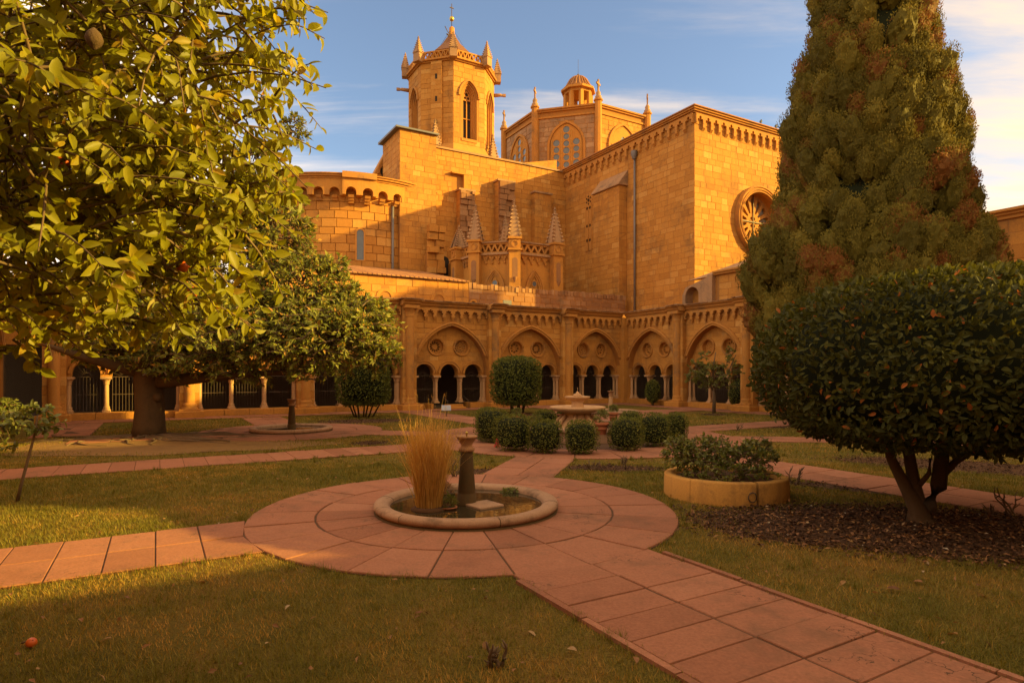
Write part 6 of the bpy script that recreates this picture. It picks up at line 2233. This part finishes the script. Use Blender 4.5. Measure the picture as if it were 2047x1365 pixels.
# fallen leaves on the lawn: the larger ones singly
lm = [np_mesh('leaf', LEAF_A[0] * np.array([.5, 1, 1.2]), LEAF_A[1], L_DEAD, t_) for t_ in (.1, .3, .5, .7, .9)]
fl = [(224, 1276, .075, .95, 'pale curled leaf near the orange on the lawn'), (160, 1237, .06, .5, 'yellow fallen leaf above the orange on the lawn'), (398, 1163, .07, .6, 'yellow fallen leaf on the edge of the sunlit grass'),
      (530, 1288, .05, .95, 'small pale fallen leaf in the middle of the near lawn'), (580, 1210, .06, .95, 'pale curved leaf below the paved circle'), (846, 1225, .06, .35, 'brown fallen leaf below the paved circle'),
      (1054, 1262, .07, .9, 'pale fallen leaf beside the near path'), (972, 1283, .07, .3, 'brown fallen leaf left of the near path'), (1134, 1297, .07, .9, 'pale upright leaf near the path edge'),
      (1270, 1314, .07, .5, 'orange fallen leaf by the path edge'), (1915, 1268, .085, .75, 'yellowish leaf on the right lawn'), (1690, 1162, .07, .6, 'orange leaf on the right lawn'),
      (1845, 1165, .085, .45, 'brown leaf on the right lawn below the bark bed'), (1970, 1192, .10, .97, 'pale strap leaf on the right lawn'), (1800, 1180, .09, .1, 'dark strip of leaf on the right lawn'), (1612, 1048, .07, .5, 'orange leaf beside the dark bark bed')]
for i, (px_, py_, L, t_, lab) in enumerate(fl):
    x, y = ground(px_, py_, .02)
    o = link('fallen_leaf', lm[min(4, int(t_ * 5))], None, (x, y, .026), (rng.uniform(-.3, .3), rng.uniform(-.3, .3), rng.uniform(0, 6)), (L, L, L))
    tag(o, lab, 'leaf', 'fallen leaves on the lawn')

# bark chips and leaf litter in the beds
r = np.random.default_rng(101)
C_, D_, N_, L_, T_ = [], [], [], [], []
for (c, a, b, t), dens in zip(BEDS + [((FC[0], FC[1]), RF0, RF0, 0)], (1500, 900, 700, 300, 350, 350, 350, 500, 800, 700, 120)):
    n = int(dens * a * b * PI)
    q = r.random(n) * 2 * PI
    s = np.sqrt(r.random(n)) * r.choice([1.0, 1.0, 1.06, 1.22], n)
    x, y = a * s * np.cos(q), b * s * np.sin(q)
    C_.append(np.stack([c[0] + x * math.cos(t) - y * math.sin(t), c[1] + x * math.sin(t) + y * math.cos(t), r.uniform(.008, .035, n)], 1))
Pp = np.concatenate(C_)
Pp = Pp[~paved(Pp[:, 0], Pp[:, 1], .02)]
n = len(Pp)
V, F = leaf_verts(Pp, np.stack([r.normal(size=n), r.normal(size=n), r.normal(0, .25, n)], 1), np.stack([r.normal(0, .4, n), r.normal(0, .4, n), np.ones(n)], 1), r.uniform(.025, .07, n), r.uniform(.015, .035, n), LEAF_C)
o = link('bark_mulch', np_mesh('bark_mulch', V, F, CHIP, np.repeat(np.clip(r.normal(.4, .28, n), 0, 1), 2)))
tag(o, 'dark bark chips covering the planting beds', 'mulch', None, 'stuff')
c, a, b, t = BEDS[0]
n = 1900
q = r.random(n) * 2 * PI
s = r.random(n) ** .6 * 1.08
x, y = a * s * np.cos(q), b * s * np.sin(q) - .12
Pp = np.stack([c[0] + x * math.cos(t) - y * math.sin(t), c[1] + x * math.sin(t) + y * math.cos(t), r.uniform(.03, .05, n)], 1)
Pl = np.stack([r.uniform(-5, 7, 900), r.uniform(3.2, 13, 900), np.full(900, .03)], 1)
Pl = Pl[~paved(Pl[:, 0], Pl[:, 1], 0)][:520]
Pp = np.concatenate([Pp, Pl])
n = len(Pp)
V, F = leaf_verts(Pp, np.stack([r.normal(size=n), r.normal(size=n), r.normal(0, .3, n)], 1), np.stack([r.normal(0, .5, n), r.normal(0, .5, n), np.ones(n)], 1), r.uniform(.025, .065, n), r.uniform(.012, .032, n), LEAF_B)
o = link('leaf_litter', np_mesh('leaf_litter', V, F, L_DEAD, np.repeat(np.clip(r.normal(.35, .3, n), 0, 1), 4)))
tag(o, 'scattered small dead leaves on beds and lawns', 'leaves', None, 'stuff')

# ---------------------------------------------------------------- grass
r = np.random.default_rng(202)


def blades(n, x0, x1, y0, y1, hmin, hmax, w, fall):
    X, Y = r.uniform(x0, x1, n), y0 + (y1 - y0) * r.random(n) ** fall
    k = np.abs(X) < Y * .88 + .3
    X, Y = X[k], Y[k]
    k = ~paved(X, Y, -.035) & ~in_bed(X, Y, r.uniform(.72, 1.06, len(X)))
    return X[k], Y[k]


X, Y = blades(470000, -9.5, 9.5, 2.9, 11, .02, .05, .004, 1.25)
X2, Y2 = blades(150000, -12, 13, 10, 24, .02, .05, .006, 1.2)
X, Y = np.concatenate([X, X2]), np.concatenate([Y, Y2])
n = len(X)
wx = X + .35 * np.sin(3.1 * Y + 1.3 * X) + .12 * np.sin(11 * Y - 7 * X)
wy = Y + .35 * np.sin(2.7 * X - .9 * Y) + .12 * np.sin(13 * X + 5 * Y)
pat = .62 * (np.sin(wx * 4.3) * np.sin(wy * 5.1) + .6 * np.sin(wx * 9.7 + 1) * np.sin(wy * 8.9)) + .8 * (np.sin(X * 1.3 + 2 * np.sin(Y * .8)) + np.sin(Y * 1.9 + 1.7 * np.sin(X * 1.1 + 1)) + np.sin(X * 3.7 + Y * 2.9) * .6) / 2.6
x_, y_ = ground(390, 1265)
bare_ = np.exp(-(((X - x_) / .55) ** 2 + ((Y - y_) / .28) ** 2)) * 1.3 + np.exp(-(((X - 2.6) / 1.6) ** 2 + ((Y - 6.0) / .45) ** 2)) * .8
keep = r.random(n) > bare_ * .45
X, Y, pat, bare_ = X[keep], Y[keep], pat[keep], bare_[keep]
n = len(X)
# taller tufts and weeds, thickest along the paving and round the trunks
nt = 420
Xc, Yc = r.uniform(-6, 7, nt * 4), r.uniform(3.0, 13, nt * 4)
edge = paved(Xc, Yc, .12) & ~paved(Xc, Yc, .0)
sel = (edge | (r.random(nt * 4) < .12)) & ~paved(Xc, Yc, -.01) & ~in_bed(Xc, Yc)
Xc, Yc = Xc[sel], Yc[sel]
k_ = 26
Xt = np.repeat(Xc, k_) + r.normal(0, .028, len(Xc) * k_)
Yt = np.repeat(Yc, k_) + r.normal(0, .028, len(Xc) * k_)
tuft = np.concatenate([np.zeros(n), np.repeat(r.uniform(.4, 1.3, len(Xc)), k_)])
X, Y = np.concatenate([X, Xt]), np.concatenate([Y, Yt])
pat, bare_ = np.concatenate([pat, np.full(len(Xt), -.8)]), np.concatenate([bare_, np.zeros(len(Xt))])
n = len(X)
h = (r.uniform(.016, .042, n) + .03 * tuft) * (1 - .25 * np.clip(bare_, 0, 1)) * (1 + .35 * np.clip(-pat, 0, 1))
h *= np.where(Y > 12, 1.2, 1)
a = r.random(n) * 2 * PI
lean = r.uniform(.2, 1.1, n) * h
w = r.uniform(.0022, .0042, n) * np.clip(Y / 6, .8, 3.0)
sx_, sy_ = np.cos(a + PI / 2) * w, np.sin(a + PI / 2) * w
V = np.stack([np.stack([X - sx_, Y - sy_, np.zeros(n)], 1), np.stack([X + sx_, Y + sy_, np.zeros(n)], 1), np.stack([X + np.cos(a) * lean, Y + np.sin(a) * lean, h], 1)], 1).reshape(-1, 3)
F = np.arange(n * 3).reshape(-1, 3)
o = link('grass', np_mesh('grass', V, F, G_BLADE, np.clip(.44 + .30 * pat + r.normal(0, .2, n) + .55 * np.clip(bare_, 0, 1), 0, 1)))
tag(o, 'short patchy lawn grass, green mixed with dry brown', 'grass', None, 'stuff')
